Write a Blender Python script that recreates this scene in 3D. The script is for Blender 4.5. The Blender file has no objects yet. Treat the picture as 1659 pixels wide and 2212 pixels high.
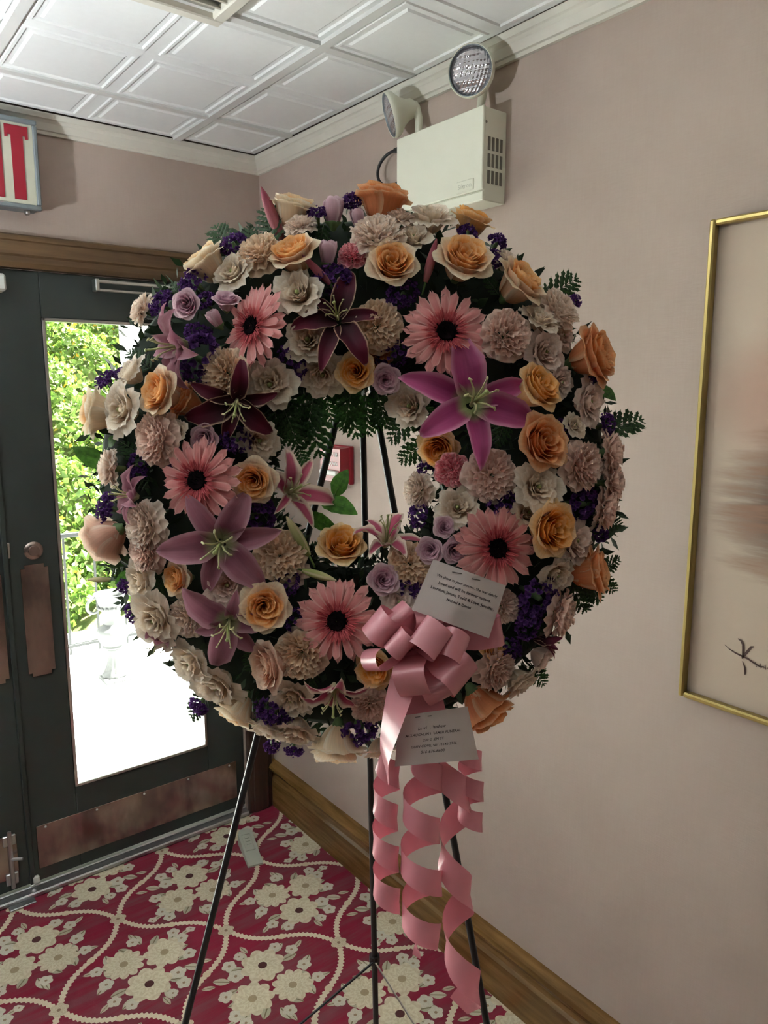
import bpy, math, random
import numpy as np
from mathutils import Matrix, Vector
random.seed(7); np.random.seed(7)
SC = bpy.context.scene; COL = SC.collection
# ---------------------------------------------------------------- camera, sky, sun, exposure
F, CX, CY = 1630.0, 829.5, 1106.0            # focal length in pixels of the 1659 x 2212 frame
PITCH, HEAD = math.radians(9.44), math.radians(37.9)
CAM = np.array([-1.40448, -2.53282, 1.68])
FW = np.array([math.sin(HEAD)*math.cos(PITCH), math.cos(HEAD)*math.cos(PITCH), -math.sin(PITCH)])
RT = np.array([math.cos(HEAD), -math.sin(HEAD), 0.0]); UP = np.cross(RT, FW)
cd = bpy.data.cameras.new('camera'); cam = bpy.data.objects.new('camera', cd); COL.objects.link(cam)
cd.sensor_fit = 'VERTICAL'; cd.sensor_height = 36.0; cd.lens = 36.0*F/2212.0; cd.clip_start = 0.02
cam.matrix_world = Matrix(((RT[0],UP[0],-FW[0],CAM[0]),(RT[1],UP[1],-FW[1],CAM[1]),(RT[2],UP[2],-FW[2],CAM[2]),(0,0,0,1)))
SC.camera = cam
w = bpy.data.worlds.new('sky'); SC.world = w; w.use_nodes = True
bg = w.node_tree.nodes['Background']; bg.inputs[0].default_value = (1.0, 0.98, 0.94, 1); bg.inputs[1].default_value = 0.7
sl = bpy.data.lights.new('sun', 'SUN'); sl.energy = 12.0; sl.angle = math.radians(3); sl.color = (1.0, 0.95, 0.86)
sun = bpy.data.objects.new('sun', sl); COL.objects.link(sun); sun.location = (6, 3, 8)
sun.rotation_euler = Vector((-0.60, 0.06, -0.80)).to_track_quat('-Z', 'Y').to_euler()
SC.view_settings.view_transform = 'Standard'; SC.view_settings.look = 'None'
SC.view_settings.exposure = 3.1; SC.view_settings.gamma = 1.0; SC.view_settings.use_curve_mapping = False
SC.cycles.use_denoising = True; SC.cycles.max_bounces = 14; SC.cycles.diffuse_bounces = 8
SC.cycles.transparent_max_bounces = 16; SC.cycles.sample_clamp_indirect = 8.0; SC.cycles.caustics_reflective = False; SC.cycles.caustics_refractive = False

# ---------------------------------------------------------------- helpers
def at(px, py, Z):                            # a point Z metres in front of the lens plane
    return CAM + Z*(FW + RT*(px-CX)/F - UP*(py-CY)/F)
class MB:
    def __init__(s): s.v = []; s.f = []; s.pv = []
    def add(s, vs, fs):
        o = len(s.v); s.v += [tuple(map(float, p)) for p in vs]; s.f += [tuple(i+o for i in q) for q in fs]; return s
    def box(s, x0, x1, y0, y1, z0, z1, b=0.0):
        if b <= 0:
            return s.add([(x0,y0,z0),(x1,y0,z0),(x1,y1,z0),(x0,y1,z0),(x0,y0,z1),(x1,y0,z1),(x1,y1,z1),(x0,y1,z1)],
                         [(3,2,1,0),(4,5,6,7),(0,1,5,4),(1,2,6,5),(2,3,7,6),(3,0,4,7)])
        V = []
        for x in (0,1):
            for y in (0,1):
                for z in (0,1):
                    X, Y, Z = (x0,x1)[x], (y0,y1)[y], (z0,z1)[z]; sx, sy, sz = (1,-1)[x]*b, (1,-1)[y]*b, (1,-1)[z]*b
                    V += [(X, Y+sy, Z+sz), (X+sx, Y, Z+sz), (X+sx, Y+sy, Z)]
        I = lambda x,y,z,k: (x*4+y*2+z)*3+k
        Fs = []
        for k in (0,1,2):
            a, c = [(1,2),(0,2),(0,1)][k]
            for e in (0,1):
                q = []
                for (p, r) in ((0,0),(1,0),(1,1),(0,1)):
                    t = [0,0,0]; t[k] = e; t[a] = p; t[c] = r; q.append(I(*t, k))
                flip = (e == 0) ^ (k == 1)
                Fs.append(tuple(reversed(q)) if flip else tuple(q))
        for k in (0,1,2):                     # chamfers
            a, c = [(1,2),(0,2),(0,1)][k]
            for p in (0,1):
                for r in (0,1):
                    t0 = [0,0,0]; t1 = [0,0,0]; t0[a]=t1[a]=p; t0[c]=t1[c]=r; t1[k]=1
                    Fs.append((I(*t0,a), I(*t1,a), I(*t1,c), I(*t0,c)))
        for x in (0,1):
            for y in (0,1):
                for z in (0,1): Fs.append((I(x,y,z,0), I(x,y,z,1), I(x,y,z,2)))
        return s.add(V, Fs)
    def tube(s, path, r, n=8, cap=True):
        P = [np.array(p, float) for p in path]; m = len(P); rs = r if hasattr(r, '__len__') else [r]*m
        V = []; ref = None
        for i in range(m):
            d = P[min(i+1,m-1)]-P[max(i-1,0)]; d = d/(np.linalg.norm(d)+1e-12)
            if ref is None: ref = np.array([0,0,1.0]) if abs(d[2]) < .9 else np.array([1.0,0,0])
            a = np.cross(d, ref); a /= np.linalg.norm(a)+1e-12; b = np.cross(d, a); ref = np.cross(a, d)
            for k in range(n):
                t = 2*math.pi*k/n; V.append(P[i]+rs[i]*(a*math.cos(t)+b*math.sin(t)))
        Fs = [(i*n+k, i*n+(k+1)%n, (i+1)*n+(k+1)%n, (i+1)*n+k) for i in range(m-1) for k in range(n)]
        if cap: Fs += [tuple(range(n-1,-1,-1)), tuple(range((m-1)*n, m*n))]
        return s.add(V, Fs)
    def lathe(s, prof, n=24, o=(0,0,0), ax=(0,0,1), mod=None, cap=True):
        z = np.array(ax, float); z /= np.linalg.norm(z); x = np.cross(z, (0,0,1.0) if abs(z[2]) < .9 else (1.0,0,0)); x /= np.linalg.norm(x); y = np.cross(z, x)
        V = []
        for i, (r, h) in enumerate(prof):
            for k in range(n):
                t = 2*math.pi*k/n; q = r*(mod(i, t) if mod else 1.0); V.append(np.array(o)+z*h+q*(x*math.cos(t)+y*math.sin(t)))
        m = len(prof)
        Fs = [(i*n+k, i*n+(k+1)%n, (i+1)*n+(k+1)%n, (i+1)*n+k) for i in range(m-1) for k in range(n)]
        if cap: Fs += [tuple(range(n-1,-1,-1)), tuple(range((m-1)*n, m*n))]
        return s.add(V, Fs)
    def prism(s, prof, f0, f1):               # profile points mapped by f0, f1 to the two ends
        n = len(prof); V = [f0(*p) for p in prof]+[f1(*p) for p in prof]
        return s.add(V, [(k, (k+1)%n, n+(k+1)%n, n+k) for k in range(n)]+[tuple(range(n-1,-1,-1)), tuple(range(n, 2*n))])
    def mesh(s, name, m, smooth=False, auto=None):
        me = bpy.data.meshes.new(name); me.from_pydata(s.v, [], s.f); me.update()
        if s.pv:
            at_ = me.attributes.new('pv', 'FLOAT_VECTOR', 'POINT'); at_.data.foreach_set('vector', np.array(s.pv, np.float32).ravel())
        if m is not None: me.materials.append(m)
        if smooth: me.shade_smooth()
        if auto: me.shade_smooth(); me.set_sharp_from_angle(angle=math.radians(auto))
        return me
    def obj(s, name, m, parent=None, smooth=False, auto=None, **kw): return link(name, s.mesh(name, m, smooth, auto), parent, **kw)
def link(name, me, parent=None, **kw):
    o = bpy.data.objects.new(name, me); COL.objects.link(o)
    if parent is not None: o.parent = parent
    for k, v in kw.items(): o[k] = v
    return o
def thing(name, label, cat, M=None, group=None):
    o = bpy.data.objects.new(name, None); COL.objects.link(o); o.empty_display_size = .02
    if M is not None: o.matrix_world = M
    return tag(o, label, cat, group)
def tag(o, label, cat, group=None):
    o['label'] = label; o['category'] = cat
    if group: o['group'] = group
    return o
def T(x, y, z): return Matrix.Translation((x, y, z))
def part(mb, name, m, root, **kw):            # a part given in world coordinates under a placed root
    o = mb.obj(name, m, root, **kw); o.matrix_parent_inverse = root.matrix_world.inverted(); return o
def struct(mb, name, m, label=None, **kw):
    o = mb.obj(name, m, None, **kw); o['kind'] = 'structure'
    if label: o['label'] = label
    return o

# ---------------------------------------------------------------- materials
class NT:
    def __init__(s, name):
        s.m = bpy.data.materials.new(name); s.m.use_nodes = True; s.t = s.m.node_tree; s.n = s.t.nodes; s.b = s.n['Principled BSDF']; s.out = s.n['Material Output']
    def L(s, a, b): s.t.links.new(a, b)
    def put(s, sock, v):
        if isinstance(v, bpy.types.NodeSocket): s.L(v, sock)
        elif v is not None:
            if hasattr(v, '__len__') and len(v) == 3 and sock.type == 'RGBA': v = (*v, 1)
            sock.default_value = v
    def node(s, t, **kw):
        n = s.n.new(t)
        for k, v in kw.items(): setattr(n, k, v)
        return n
    def m_(s, op, a, b=None, c=None, clamp=False):
        n = s.node('ShaderNodeMath', operation=op, use_clamp=clamp)
        for i, v in enumerate((a, b, c)): s.put(n.inputs[i], v) if v is not None else None
        return n.outputs[0]
    def mix(s, f, a, b, mode='MIX'):
        n = s.node('ShaderNodeMix', data_type='RGBA', blend_type=mode, clamp_factor=True); s.put(n.inputs[0], f); s.put(n.inputs[6], a); s.put(n.inputs[7], b); return n.outputs[2]
    def ss(s, v, lo, hi):                      # smoothstep
        n = s.node('ShaderNodeMapRange', interpolation_type='SMOOTHSTEP'); s.put(n.inputs[0], v); s.put(n.inputs[1], lo); s.put(n.inputs[2], hi); return n.outputs[0]
    def noise(s, scale, detail=3, vec=None, rough=.5, out=0):
        n = s.node('ShaderNodeTexNoise'); n.inputs['Scale'].default_value = scale; n.inputs['Detail'].default_value = detail; n.inputs['Roughness'].default_value = rough
        if vec is not None: s.L(vec, n.inputs['Vector'])
        return n.outputs[out]
    def coord(s, sc=(1,1,1), out='Object'):
        c = s.node('ShaderNodeTexCoord'); mp = s.node('ShaderNodeMapping'); mp.inputs['Scale'].default_value = sc; s.L(c.outputs[out], mp.inputs[0]); return mp.outputs[0]
    def xyz(s, v):
        n = s.node('ShaderNodeSeparateXYZ'); s.L(v, n.inputs[0]); return n.outputs
    def attr(s, nm='pv'):
        n = s.node('ShaderNodeAttribute', attribute_name=nm); return n.outputs['Vector']
    def bump(s, h, strength=.3, dist=.01):
        n = s.node('ShaderNodeBump'); n.inputs['Strength'].default_value = strength; n.inputs['Distance'].default_value = dist; s.put(n.inputs['Height'], h); s.L(n.outputs[0], s.b.inputs['Normal'])
    def set(s, col=None, rough=None, metal=None, spec=None, **kw):
        if col is not None: s.put(s.b.inputs['Base Color'], col)
        if rough is not None: s.put(s.b.inputs['Roughness'], rough)
        if metal is not None: s.put(s.b.inputs['Metallic'], metal)
        if spec is not None: s.put(s.b.inputs['Specular IOR Level'], spec)
        for k, v in kw.items(): s.put(s.b.inputs[k.replace('_', ' ')], v)
        return s
    def transl(s, f, col):
        t = s.node('ShaderNodeBsdfTranslucent'); s.put(t.inputs[0], col); mx = s.node('ShaderNodeMixShader'); mx.inputs[0].default_value = f
        s.L(s.b.outputs[0], mx.inputs[1]); s.L(t.outputs[0], mx.inputs[2]); s.L(mx.outputs[0], s.out.inputs[0])
def plain(name, col, rough=.5, metal=0.0, var=.12, nscale=14, bump=0.0, spec=.5):
    t = NT(name); v = t.coord(); n = t.noise(nscale, 4, v)
    lo = tuple(c*(1-var) for c in col); hi = tuple(min(1, c*(1+var)) for c in col)
    t.set(t.mix(n, lo, hi), rough, metal, spec)
    if bump: t.bump(t.noise(nscale*8, 3, v), bump, .003)
    return t.m
M = {}
M['crown'] = plain('cream_gloss_paint', (.66,.64,.57), .35, var=.05)
M['tbar'] = plain('white_painted_metal_grid', (.66,.67,.66), .4, var=.04)
M['tile'] = plain('white_vinyl_ceiling_tile', (.82,.845,.85), .55, var=.03, nscale=60, bump=.08)
M['dark_gap'] = plain('dark_plenum', (.03,.03,.03), .9)
M['door'] = plain('charcoal_green_door_paint', (.035,.045,.043), .42, var=.12, nscale=5)
M['black'] = plain('black_enamel', (.012,.012,.014), .35)
M['rubber'] = plain('black_cable_rubber', (.01,.012,.016), .5)
M['steel'] = plain('brushed_steel', (.62,.62,.62), .28, 1.0, var=.1)
M['alum'] = plain('dull_aluminium', (.5,.5,.52), .4, 1.0, var=.1)
M['ivory'] = plain('ivory_enamel', (.74,.74,.63), .4, var=.02)
M['ivory_dark'] = plain('dark_slot', (.16,.145,.12), .6)
M['white'] = plain('white_stone', (.82,.82,.80), .7, var=.05)
M['patio'] = plain('pale_concrete', (.74,.76,.76), .8, var=.06, nscale=3)
M['rail'] = plain('black_iron', (.02,.03,.035), .5)
M['red'] = plain('red_letter_plastic', (.28,.006,.02), .4)
M['sign_face'] = plain('sign_ivory_face', (.50,.50,.40), .35, var=.03)
M['sign_frame'] = plain('sign_grey_frame', (.20,.23,.25), .4, .3)
M['alarm'] = plain('fire_alarm_red', (.30,.012,.025), .35)
M['alarm_white'] = plain('alarm_white_print', (.75,.72,.70), .5)
M['wedge'] = plain('grey_rubber', (.42,.43,.36), .6)
M['gold'] = plain('gold_metal_frame', (.56,.44,.17), .36, 1.0, var=.1)
M['card'] = plain('matte_card', (.50,.43,.415), .7, var=.03)
M['ink'] = plain('printed_ink', (.035,.03,.03), .7)
M['ink_soft'] = plain('soft_printed_ink', (.06,.045,.045), .7)
M['staple'] = plain('staple_wire', (.15,.14,.13), .35, .8)
M['foam'] = plain('green_floral_foam', (.012,.022,.012), .9)
M['stem'] = plain('green_stem', (.10,.20,.05), .5)
def wood(name, a, b, rough, sc):
    t = NT(name); v = t.coord(sc); n = t.noise(3.0, 6, v, .6); g = t.ss(n, .3, .7)
    t.set(t.mix(g, a, b), rough); t.bump(n, .15, .004); return t.m
M['wood_r'] = wood('golden_brown_wood', (.12,.06,.018), (.25,.135,.042), .22, (14,1.2,14))
M['wood_h'] = wood('brown_wood_casing', (.085,.048,.022), (.15,.085,.038), .4, (1.2,14,14))
M['wood_v'] = wood('dark_wood_jamb', (.035,.018,.014), (.07,.036,.026), .3, (14,14,1.2))
def wallpaper():
    t = NT('mauve_pink_wallpaper'); v = t.coord(); big = t.noise(1.3, 4, v, .55); fine = t.noise(1.0, 2, t.coord((220,220,14)), .6); cross = t.noise(1.0, 2, t.coord((30,30,260)), .6)
    c = t.mix(t.ss(big, .3, .7), (.405,.315,.27), (.47,.375,.325)); c = t.mix(t.m_('MULTIPLY', t.m_('ADD', fine, cross), .22), c, (.53,.455,.41))
    t.set(c, .8, spec=.2); t.bump(t.m_('ADD', fine, cross), .12, .002); return t.m
M['wall'] = wallpaper()
M['panelling'] = wood('dim_brown_panelling', (.07,.05,.04), (.10,.07,.055), .6, (1.2,14,14))
def plate():
    t = NT('antique_copper_plate'); v = t.coord((1,1,.5)); n = t.noise(9, 5, v, .6); f = t.noise(3, 3, v)
    t.set(t.mix(t.ss(n, .35, .65), (.22,.165,.155), (.46,.36,.33)), t.m_('MULTIPLY_ADD', f, .2, .12), .9); t.bump(f, .12, .02); return t.m
M['plate'] = plate()
def glass():
    t = NT('clear_window_glass'); tr = t.node('ShaderNodeBsdfTransparent'); gl = t.node('ShaderNodeBsdfGlossy'); gl.inputs['Roughness'].default_value = .02
    tr.inputs[0].default_value = (.93,.96,.95,1); fr = t.node('ShaderNodeFresnel'); fr.inputs[0].default_value = 1.45; mx = t.node('ShaderNodeMixShader')
    t.L(fr.outputs[0], mx.inputs[0]); t.L(tr.outputs[0], mx.inputs[1]); t.L(gl.outputs[0], mx.inputs[2]); t.L(mx.outputs[0], t.out.inputs[0]); return t.m
M['glass'] = glass()
def lens():
    t = NT('ribbed_lamp_lens'); v = t.coord(); x = t.xyz(v); wv = t.m_('SINE', t.m_('MULTIPLY', x[0], 1500.0)); wz = t.noise(1.0, 2, t.coord((8,8,75)))
    t.set((.60,.57,.60), .12, .75, .6); t.bump(t.m_('ADD', t.m_('MULTIPLY', wv, .25), t.m_('MULTIPLY', wz, 4.0)), .5, .004); return t.m
M['lens'] = lens()
def carpet():
    t = NT('burgundy_floral_carpet'); v = t.coord(); x = t.xyz(v); m = t.m_
    p = m('MULTIPLY', m('ADD', x[0], .495), 1/.4984); q = m('MULTIPLY', m('ADD', x[1], .039), 1/.52)
    s = m('ADD', p, q); u = m('SUBTRACT', p, q)
    n1 = t.noise(1.0, 4, t.coord((3,26,1)), .6); n2 = t.noise(5.0, 3, v)
    base = t.mix(t.ss(n1, .35, .7), (.25,.009,.036), (.21,.055,.072)); base = t.mix(t.ss(n2, .5, .8), base, (.31,.010,.048))
    weave = t.noise(1.0, 1, t.coord((420,420,1)))
    acc = [base]; speck = t.noise(1.0, 3, t.coord((110,60,1)), .6)
    def over(mask, col): acc[0] = t.mix(mask, acc[0], col)
    # garland lattice
    for (a, b) in ((s, u), (u, s)):
        fa = m('SUBTRACT', m('FRACT', m('ADD', a, .5)), .5)
        wav = m('MULTIPLY', m('SINE', m('MULTIPLY', b, 2*math.pi)), .055)
        d = m('ABSOLUTE', m('ADD', fa, wav)); tw = m('MULTIPLY_ADD', m('SINE', m('MULTIPLY', b, 170.0)), .006, .023)
        over(m('LESS_THAN', d, tw), (.76,.66,.48))
    def rosette(X, Y, R, n, ph, c0, c1, core=None):
        d = m('DIVIDE', m('SQRT', m('ADD', m('MULTIPLY', X, X), m('MULTIPLY', Y, Y))), R); a = m('ARCTAN2', Y, X)
        e = m('MULTIPLY_ADD', m('ABSOLUTE', m('COSINE', m('MULTIPLY_ADD', a, n/2.0, ph))), .20, .80)
        r = m('DIVIDE', d, e); mask = m('LESS_THAN', r, 1.0)
        tone = m('MULTIPLY_ADD', m('SINE', m('ADD', m('MULTIPLY', r, 12.0), m('MULTIPLY', m('COSINE', m('ADD', m('MULTIPLY', a, n), m('MULTIPLY', m('FLOOR', m('MULTIPLY', r, 4.0)), 2.2))), 2.0))), .5, .5)
        tone = m('MULTIPLY', m('ADD', tone, speck), .6)
        over(mask, t.mix(tone, c0, c1))
        if core: over(m('LESS_THAN', d, .2), core)
    def leaf(X, Y, cx, cy, ang, L, W, col):
        dx = m('SUBTRACT', X, cx); dy = m('SUBTRACT', Y, cy); ca, sa = math.cos(ang), math.sin(ang)
        lx = m('ADD', m('MULTIPLY', dx, ca/L), m('MULTIPLY', dy, sa/L)); ly = m('ADD', m('MULTIPLY', dx, -sa/W), m('MULTIPLY', dy, ca/W))
        r = m('ADD', m('MULTIPLY', lx, lx), m('ABSOLUTE', ly)); over(m('LESS_THAN', r, 1.0), t.mix(m('LESS_THAN', m('ABSOLUTE', ly), .14), col, (.22,.19,.11)))
    fs = m('SUBTRACT', m('FRACT', m('ADD', s, .5)), .5); fu = m('SUBTRACT', m('FRACT', m('ADD', u, .5)), .5)
    NX = m('MULTIPLY', m('ADD', fs, fu), .2492); NY = m('MULTIPLY', m('SUBTRACT', fs, fu), .26)
    rosette(NX, NY, .026, 6, 0, (.55,.45,.30), (.68,.60,.44), (.30,.2,.14))
    for (a, b) in ((s, u), (u, s)):
        fa = m('SUBTRACT', m('FRACT', m('ADD', a, .5)), .5); fb = m('SUBTRACT', m('FRACT', b), .5)
        d = m('SQRT', m('ADD', m('MULTIPLY', fa, fa), m('MULTIPLY', fb, fb))); over(m('LESS_THAN', d, .032), (.72,.62,.42))
    cs = m('SUBTRACT', m('FRACT', s), .5); cu = m('SUBTRACT', m('FRACT', u), .5)
    par = m('MODULO', m('ADD', m('ADD', m('FLOOR', s), m('FLOOR', u)), 40.0), 2.0); sg = m('MULTIPLY_ADD', par, -2.0, 1.0)
    X = m('MULTIPLY', m('MULTIPLY', m('ADD', cs, cu), .2492), sg); Y = m('MULTIPLY', m('MULTIPLY', m('SUBTRACT', cs, cu), .26), sg)
    G1, G2, C1, C2, K = (.48,.45,.32), (.58,.55,.41), (.80,.73,.54), (.60,.50,.34), (.09,.03,.03)
    rnd = random.Random(3)
    for k in range(15):
        a = 2*math.pi*k/15+.2; R = .108+.022*(k % 2)
        leaf(X, Y, R*math.cos(a), R*math.sin(a), a+rnd.uniform(-.9, .9), .026, .013, (G1, G2)[k % 2])
    for k in range(6):
        a = 2*math.pi*k/6+.5; leaf(X, Y, .168*math.cos(a), .150*math.sin(a), a+rnd.uniform(-.4, .4), .020, .008, (.55,.50,.36))
    for (cx, cy, R) in ((.125,.055,.022),(.115,.092,.020),(-.12,-.065,.020),(-.085,-.105,.019),(-.125,.075,.020),(.06,-.118,.022),(.0,.128,.020),(.062,-.072,.024),(-.118,.01,.022),(.118,-.02,.022),(.02,-.135,.016),(.165,.075,.015)):
        rosette(m('SUBTRACT', X, cx), m('SUBTRACT', Y, cy), R, 5, .3, (.60,.56,.44), (.70,.66,.54), (.35,.25,.16))
    for (cx, cy, R, n, ph) in ((.062,.030,.062,9,.2),(-.052,.056,.060,11,.9),(-.020,-.062,.066,8,.5)):
        rosette(m('SUBTRACT', X, cx), m('SUBTRACT', Y, cy), R, n, ph, C2, C1, K if n == 8 else (.42,.33,.2))
    t.set(t.mix(m('MULTIPLY', weave, .35), acc[0], (.12,.06,.06)), .95, spec=.1); t.bump(weave, .3, .003); return t.m
M['carpet'] = carpet()
def painting():
    t = NT('painted_canvas'); v = t.coord(); x = t.xyz(v); m = t.m_
    st = t.noise(1.0, 5, t.coord((1,4,42)), .65); bl = t.noise(2.2, 3, v)
    dz = m('SUBTRACT', x[2], 1.46); dy = m('ADD', x[1], 1.97)
    e = m('ADD', m('MULTIPLY', m('MULTIPLY', dz, dz), 30.0), m('MULTIPLY', m('MULTIPLY', dy, dy), 22.0))
    msk = t.ss(m('ADD', m('SUBTRACT', 1.0, e), m('MULTIPLY', m('SUBTRACT', st, .5), 1.5)), .05, 1.0)
    dz2 = m('SUBTRACT', x[2], 1.66); rose = t.ss(m('SUBTRACT', 1.0, m('ADD', m('MULTIPLY', m('MULTIPLY', dz2, dz2), 40.0), m('MULTIPLY', m('MULTIPLY', dy, dy), 16.0))), 0.0, 1.0)
    c = t.mix(bl, (.47,.37,.29), (.53,.42,.335)); c = t.mix(m('MULTIPLY', rose, .6), c, (.36,.16,.12)); c = t.mix(msk, c, t.mix(t.ss(st, .35, .65), (.055,.022,.014), (.26,.14,.09)))
    t.set(c, .6); return t.m
M['canvas'] = painting()

# ---------------------------------------------------------------- room shell
CE = 2.475
struct(MB().box(-3.5, .16, -4.8, .0, -.12, 0), 'floor', M['carpet'], 'burgundy carpet with cream floral bouquets and garlands')
struct(MB().box(0, .16, -4.8, .16, -.12, CE+.25), 'wall_right', M['wall'], 'mauve pink papered wall with the emergency light and painting')
wb = MB().box(-3.5,-3.46,0,.16,-.12,CE+.25).box(-1.86,-1.72,0,.16,-.12,CE+.25).box(-3.46,-1.86,0,.16,-.12,.02).box(-3.46,-1.86,0,.16,2.4,CE+.25).box(-.13, .0, 0, .16, -.12, CE+.25).box(-1.72, -.13, 0, .16, 2.033, CE+.25)
struct(wb, 'wall_back', M['wall'], 'mauve pink papered wall around the dark double doors')
struct(MB().box(-3.66,-3.5,-4.8,.16,-.12,CE+.25), 'wall_left', M['panelling'], 'brown panelled wall out of view')
struct(MB().box(-3.66, .16, -4.96, -4.8, -.12, CE+.25), 'wall_front', M['panelling'], 'brown panelled wall behind the photographer')
def window(name, label, bx, vert, z0=.06, z1=2.30):
    wn = bpy.data.objects.new(name, None); COL.objects.link(wn); wn['kind'] = 'structure'; wn['label'] = label
    x0, x1, y0, y1 = bx
    fb = MB()
    if vert: fb.box(x0,x1,y0,y0+.06,z0,z1).box(x0,x1,y1-.06,y1,z0,z1).box(x0,x1,y0+.06,y1-.06,z0,z0+.06).box(x0,x1,y0+.06,y1-.06,z1-.06,z1)
    else: fb.box(x0,x0+.06,y0,y1,z0,z1).box(x1-.06,x1,y0,y1,z0,z1).box(x0+.06,x1-.06,y0,y1,z0,z0+.06).box(x0+.06,x1-.06,y0,y1,z1-.06,z1)
    part(fb, 'frame', M['crown'], wn)
    part(MB().box((x0+x1)/2-.003,(x0+x1)/2+.003,y0+.05,y1-.05,z0+.05,z1-.05) if vert else MB().box(x0+.05,x1-.05,(y0+y1)/2-.003,(y0+y1)/2+.003,z0+.05,z1-.05), 'glass_pane', M['glass'], wn)
window('added_window_1', 'white framed window added unseen left of the double doors for more daylight', (-3.46,-1.86,.04,.12), False, .02, 2.40)  # added window, never in view, lets in more daylight for ceiling and floor
ceil = bpy.data.objects.new('ceiling', None); COL.objects.link(ceil); ceil['kind'] = 'structure'; ceil['label'] = 'white drop ceiling of framed vinyl tiles in a metal grid'
part(MB().box(-3.5, .16, -4.8, .16, CE+.10, CE+.25), 'roof_deck', M['dark_gap'], ceil)
def panel_mesh(x0, x1, y0, y1, nx, ny):       # a drop-in tile: raised framed squares, nx by ny, about its own centre
    mb = MB(); cx, cy = (x0+x1)/2, (y0+y1)/2
    for i in range(nx):
        for j in range(ny):
            a0 = x0+(x1-x0)*i/nx-cx; a1 = x0+(x1-x0)*(i+1)/nx-cx; b0 = y0+(y1-y0)*j/ny-cy; b1 = y0+(y1-y0)*(j+1)/ny-cy
            rings = [(0,0.002),(.016,.002),(.019,-.001),(.026,-.001),(.030,.003),(.040,.003),(.046,-.0005),(.050,-.0005)]
            V = []; Fs = []
            for (d, z) in rings:
                d = min(d, .42*min(a1-a0, b1-b0)); V += [(a0+d,b0+d,z),(a1-d,b0+d,z),(a1-d,b1-d,z),(a0+d,b1-d,z)]
            for k in range(len(rings)-1):
                for e in range(4): Fs.append((k*4+e, k*4+4+e, k*4+4+(e+1)%4, k*4+(e+1)%4))
            k = (len(rings)-1)*4; Fs.append((k+3,k+2,k+1,k)); mb.add(V, Fs)
    mb.box(x0-cx, x1-cx, y0-cy, y1-cy, .012, .02)
    return mb.mesh('ceiling_tile', M['tile'])
gx = [-3.5, -3.37, -2.76, -2.15, -1.54, -.93, -.32, -.03]; gy = [-4.8, -4.56, -3.95, -3.34, -2.73, -2.12, -1.51, -.90, -.29, -.03]
cache = {}
for i in range(len(gx)-1):
    for j in range(len(gy)-1):
        x0, x1, y0, y1 = gx[i]+.004, gx[i+1]-.004, gy[j]+.004, gy[j+1]-.004
        vent = gx[i] == -.93 and gy[j] == -1.51
        if vent: x0 = -.575
        nx = 2 if x1-x0 > .5 else 1; ny = 2 if y1-y0 > .5 else 1
        key = (round(x1-x0,3), round(y1-y0,3))
        if key not in cache: cache[key] = panel_mesh(x0, x1, y0, y1, nx, ny)
        o = link('ceiling_tile', cache[key], ceil); o.location = ((x0+x1)/2, (y0+y1)/2, CE+.003+random.uniform(0, .003)); o.rotation_euler = (random.uniform(-.004,.004), random.uniform(-.004,.004), 0)
for x in gx[1:-1]: part(MB().box(x-.012, x+.012, -4.8, -.03, CE-.001, CE+.03), 'grid_bar', M['tbar'], ceil)
for y in gy[1:-1]:
    for i in range(len(gx)-1): part(MB().box(gx[i]+.012, gx[i+1]-.012, y-.012, y+.012, CE-.0005, CE+.03), 'grid_bar', M['tbar'], ceil)
CR = [(0,2.423),(.010,2.423),(.012,2.431),(.017,2.433),(.024,2.452),(.030,2.459),(.034,2.462),(.035,2.478),(0,2.478)]
struct(MB().prism(CR, lambda d,z: (-d,-4.8,z), lambda d,z: (-d,-d,z)), 'trim_1', M['crown'], 'cream crown moulding along the right wall')
struct(MB().prism(CR, lambda d,z: (-d,-d,z), lambda d,z: (-3.5,-d,z)), 'trim_2', M['crown'], 'cream crown moulding above the double doors')
# ceiling vent
vt = thing('ceiling_vent', 'white slatted ceiling vent at the top edge of the picture', 'vent', T(-.745,-1.205,CE))
fr = MB()
for (a,b,c,d) in ((-.915,-.575,-.90,-.872),(-.915,-.575,-1.51,-1.482),(-.915,-.887,-1.482,-.90),(-.603,-.575,-1.482,-.90)): fr.box(a,b,c,d,CE-.014,CE+.006,.003)
part(fr, 'frame', M['crown'], vt); part(MB().box(-.887,-.603,-1.482,-.90,CE+.03,CE+.04), 'duct_backing', plain('dusty_duct', (.10,.085,.07), .8), vt)
sm = MB()
sm.add([(-.142,-.010,-.006),(.142,-.010,-.006),(.142,.012,.016),(-.142,.012,.016),(-.142,-.008,-.008),(.142,-.008,-.008),(.142,.014,.014),(-.142,.014,.014)],[(0,1,2,3),(7,6,5,4),(0,4,5,1),(2,6,7,3),(1,5,6,2),(0,3,7,4)])
sme = sm.mesh('slat', M['crown'])
for k in range(19):
    o = link('slat', sme, vt); o.location = (0, -.277+.0305*k, -.002)
# baseboards
BB = [(0,0),(.022,0),(.022,.112),(.014,.120),(.010,.132),(.011,.148),(.018,.157),(.033,.161),(.036,.170),(.031,.181),(.014,.188),(0,.190)]
struct(MB().prism(BB, lambda d,z: (-d,-4.8,z), lambda d,z: (-d,0,z)), 'baseboard_right', M['wood_r'], 'golden brown moulded baseboard along the pink wall')
struct(MB().prism([(d,z) for d,z in BB], lambda d,z: (-1.85,-d,z), lambda d,z: (-3.5,-d,z)), 'baseboard_back', M['wood_h'], 'brown baseboard left of the doors')
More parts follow.
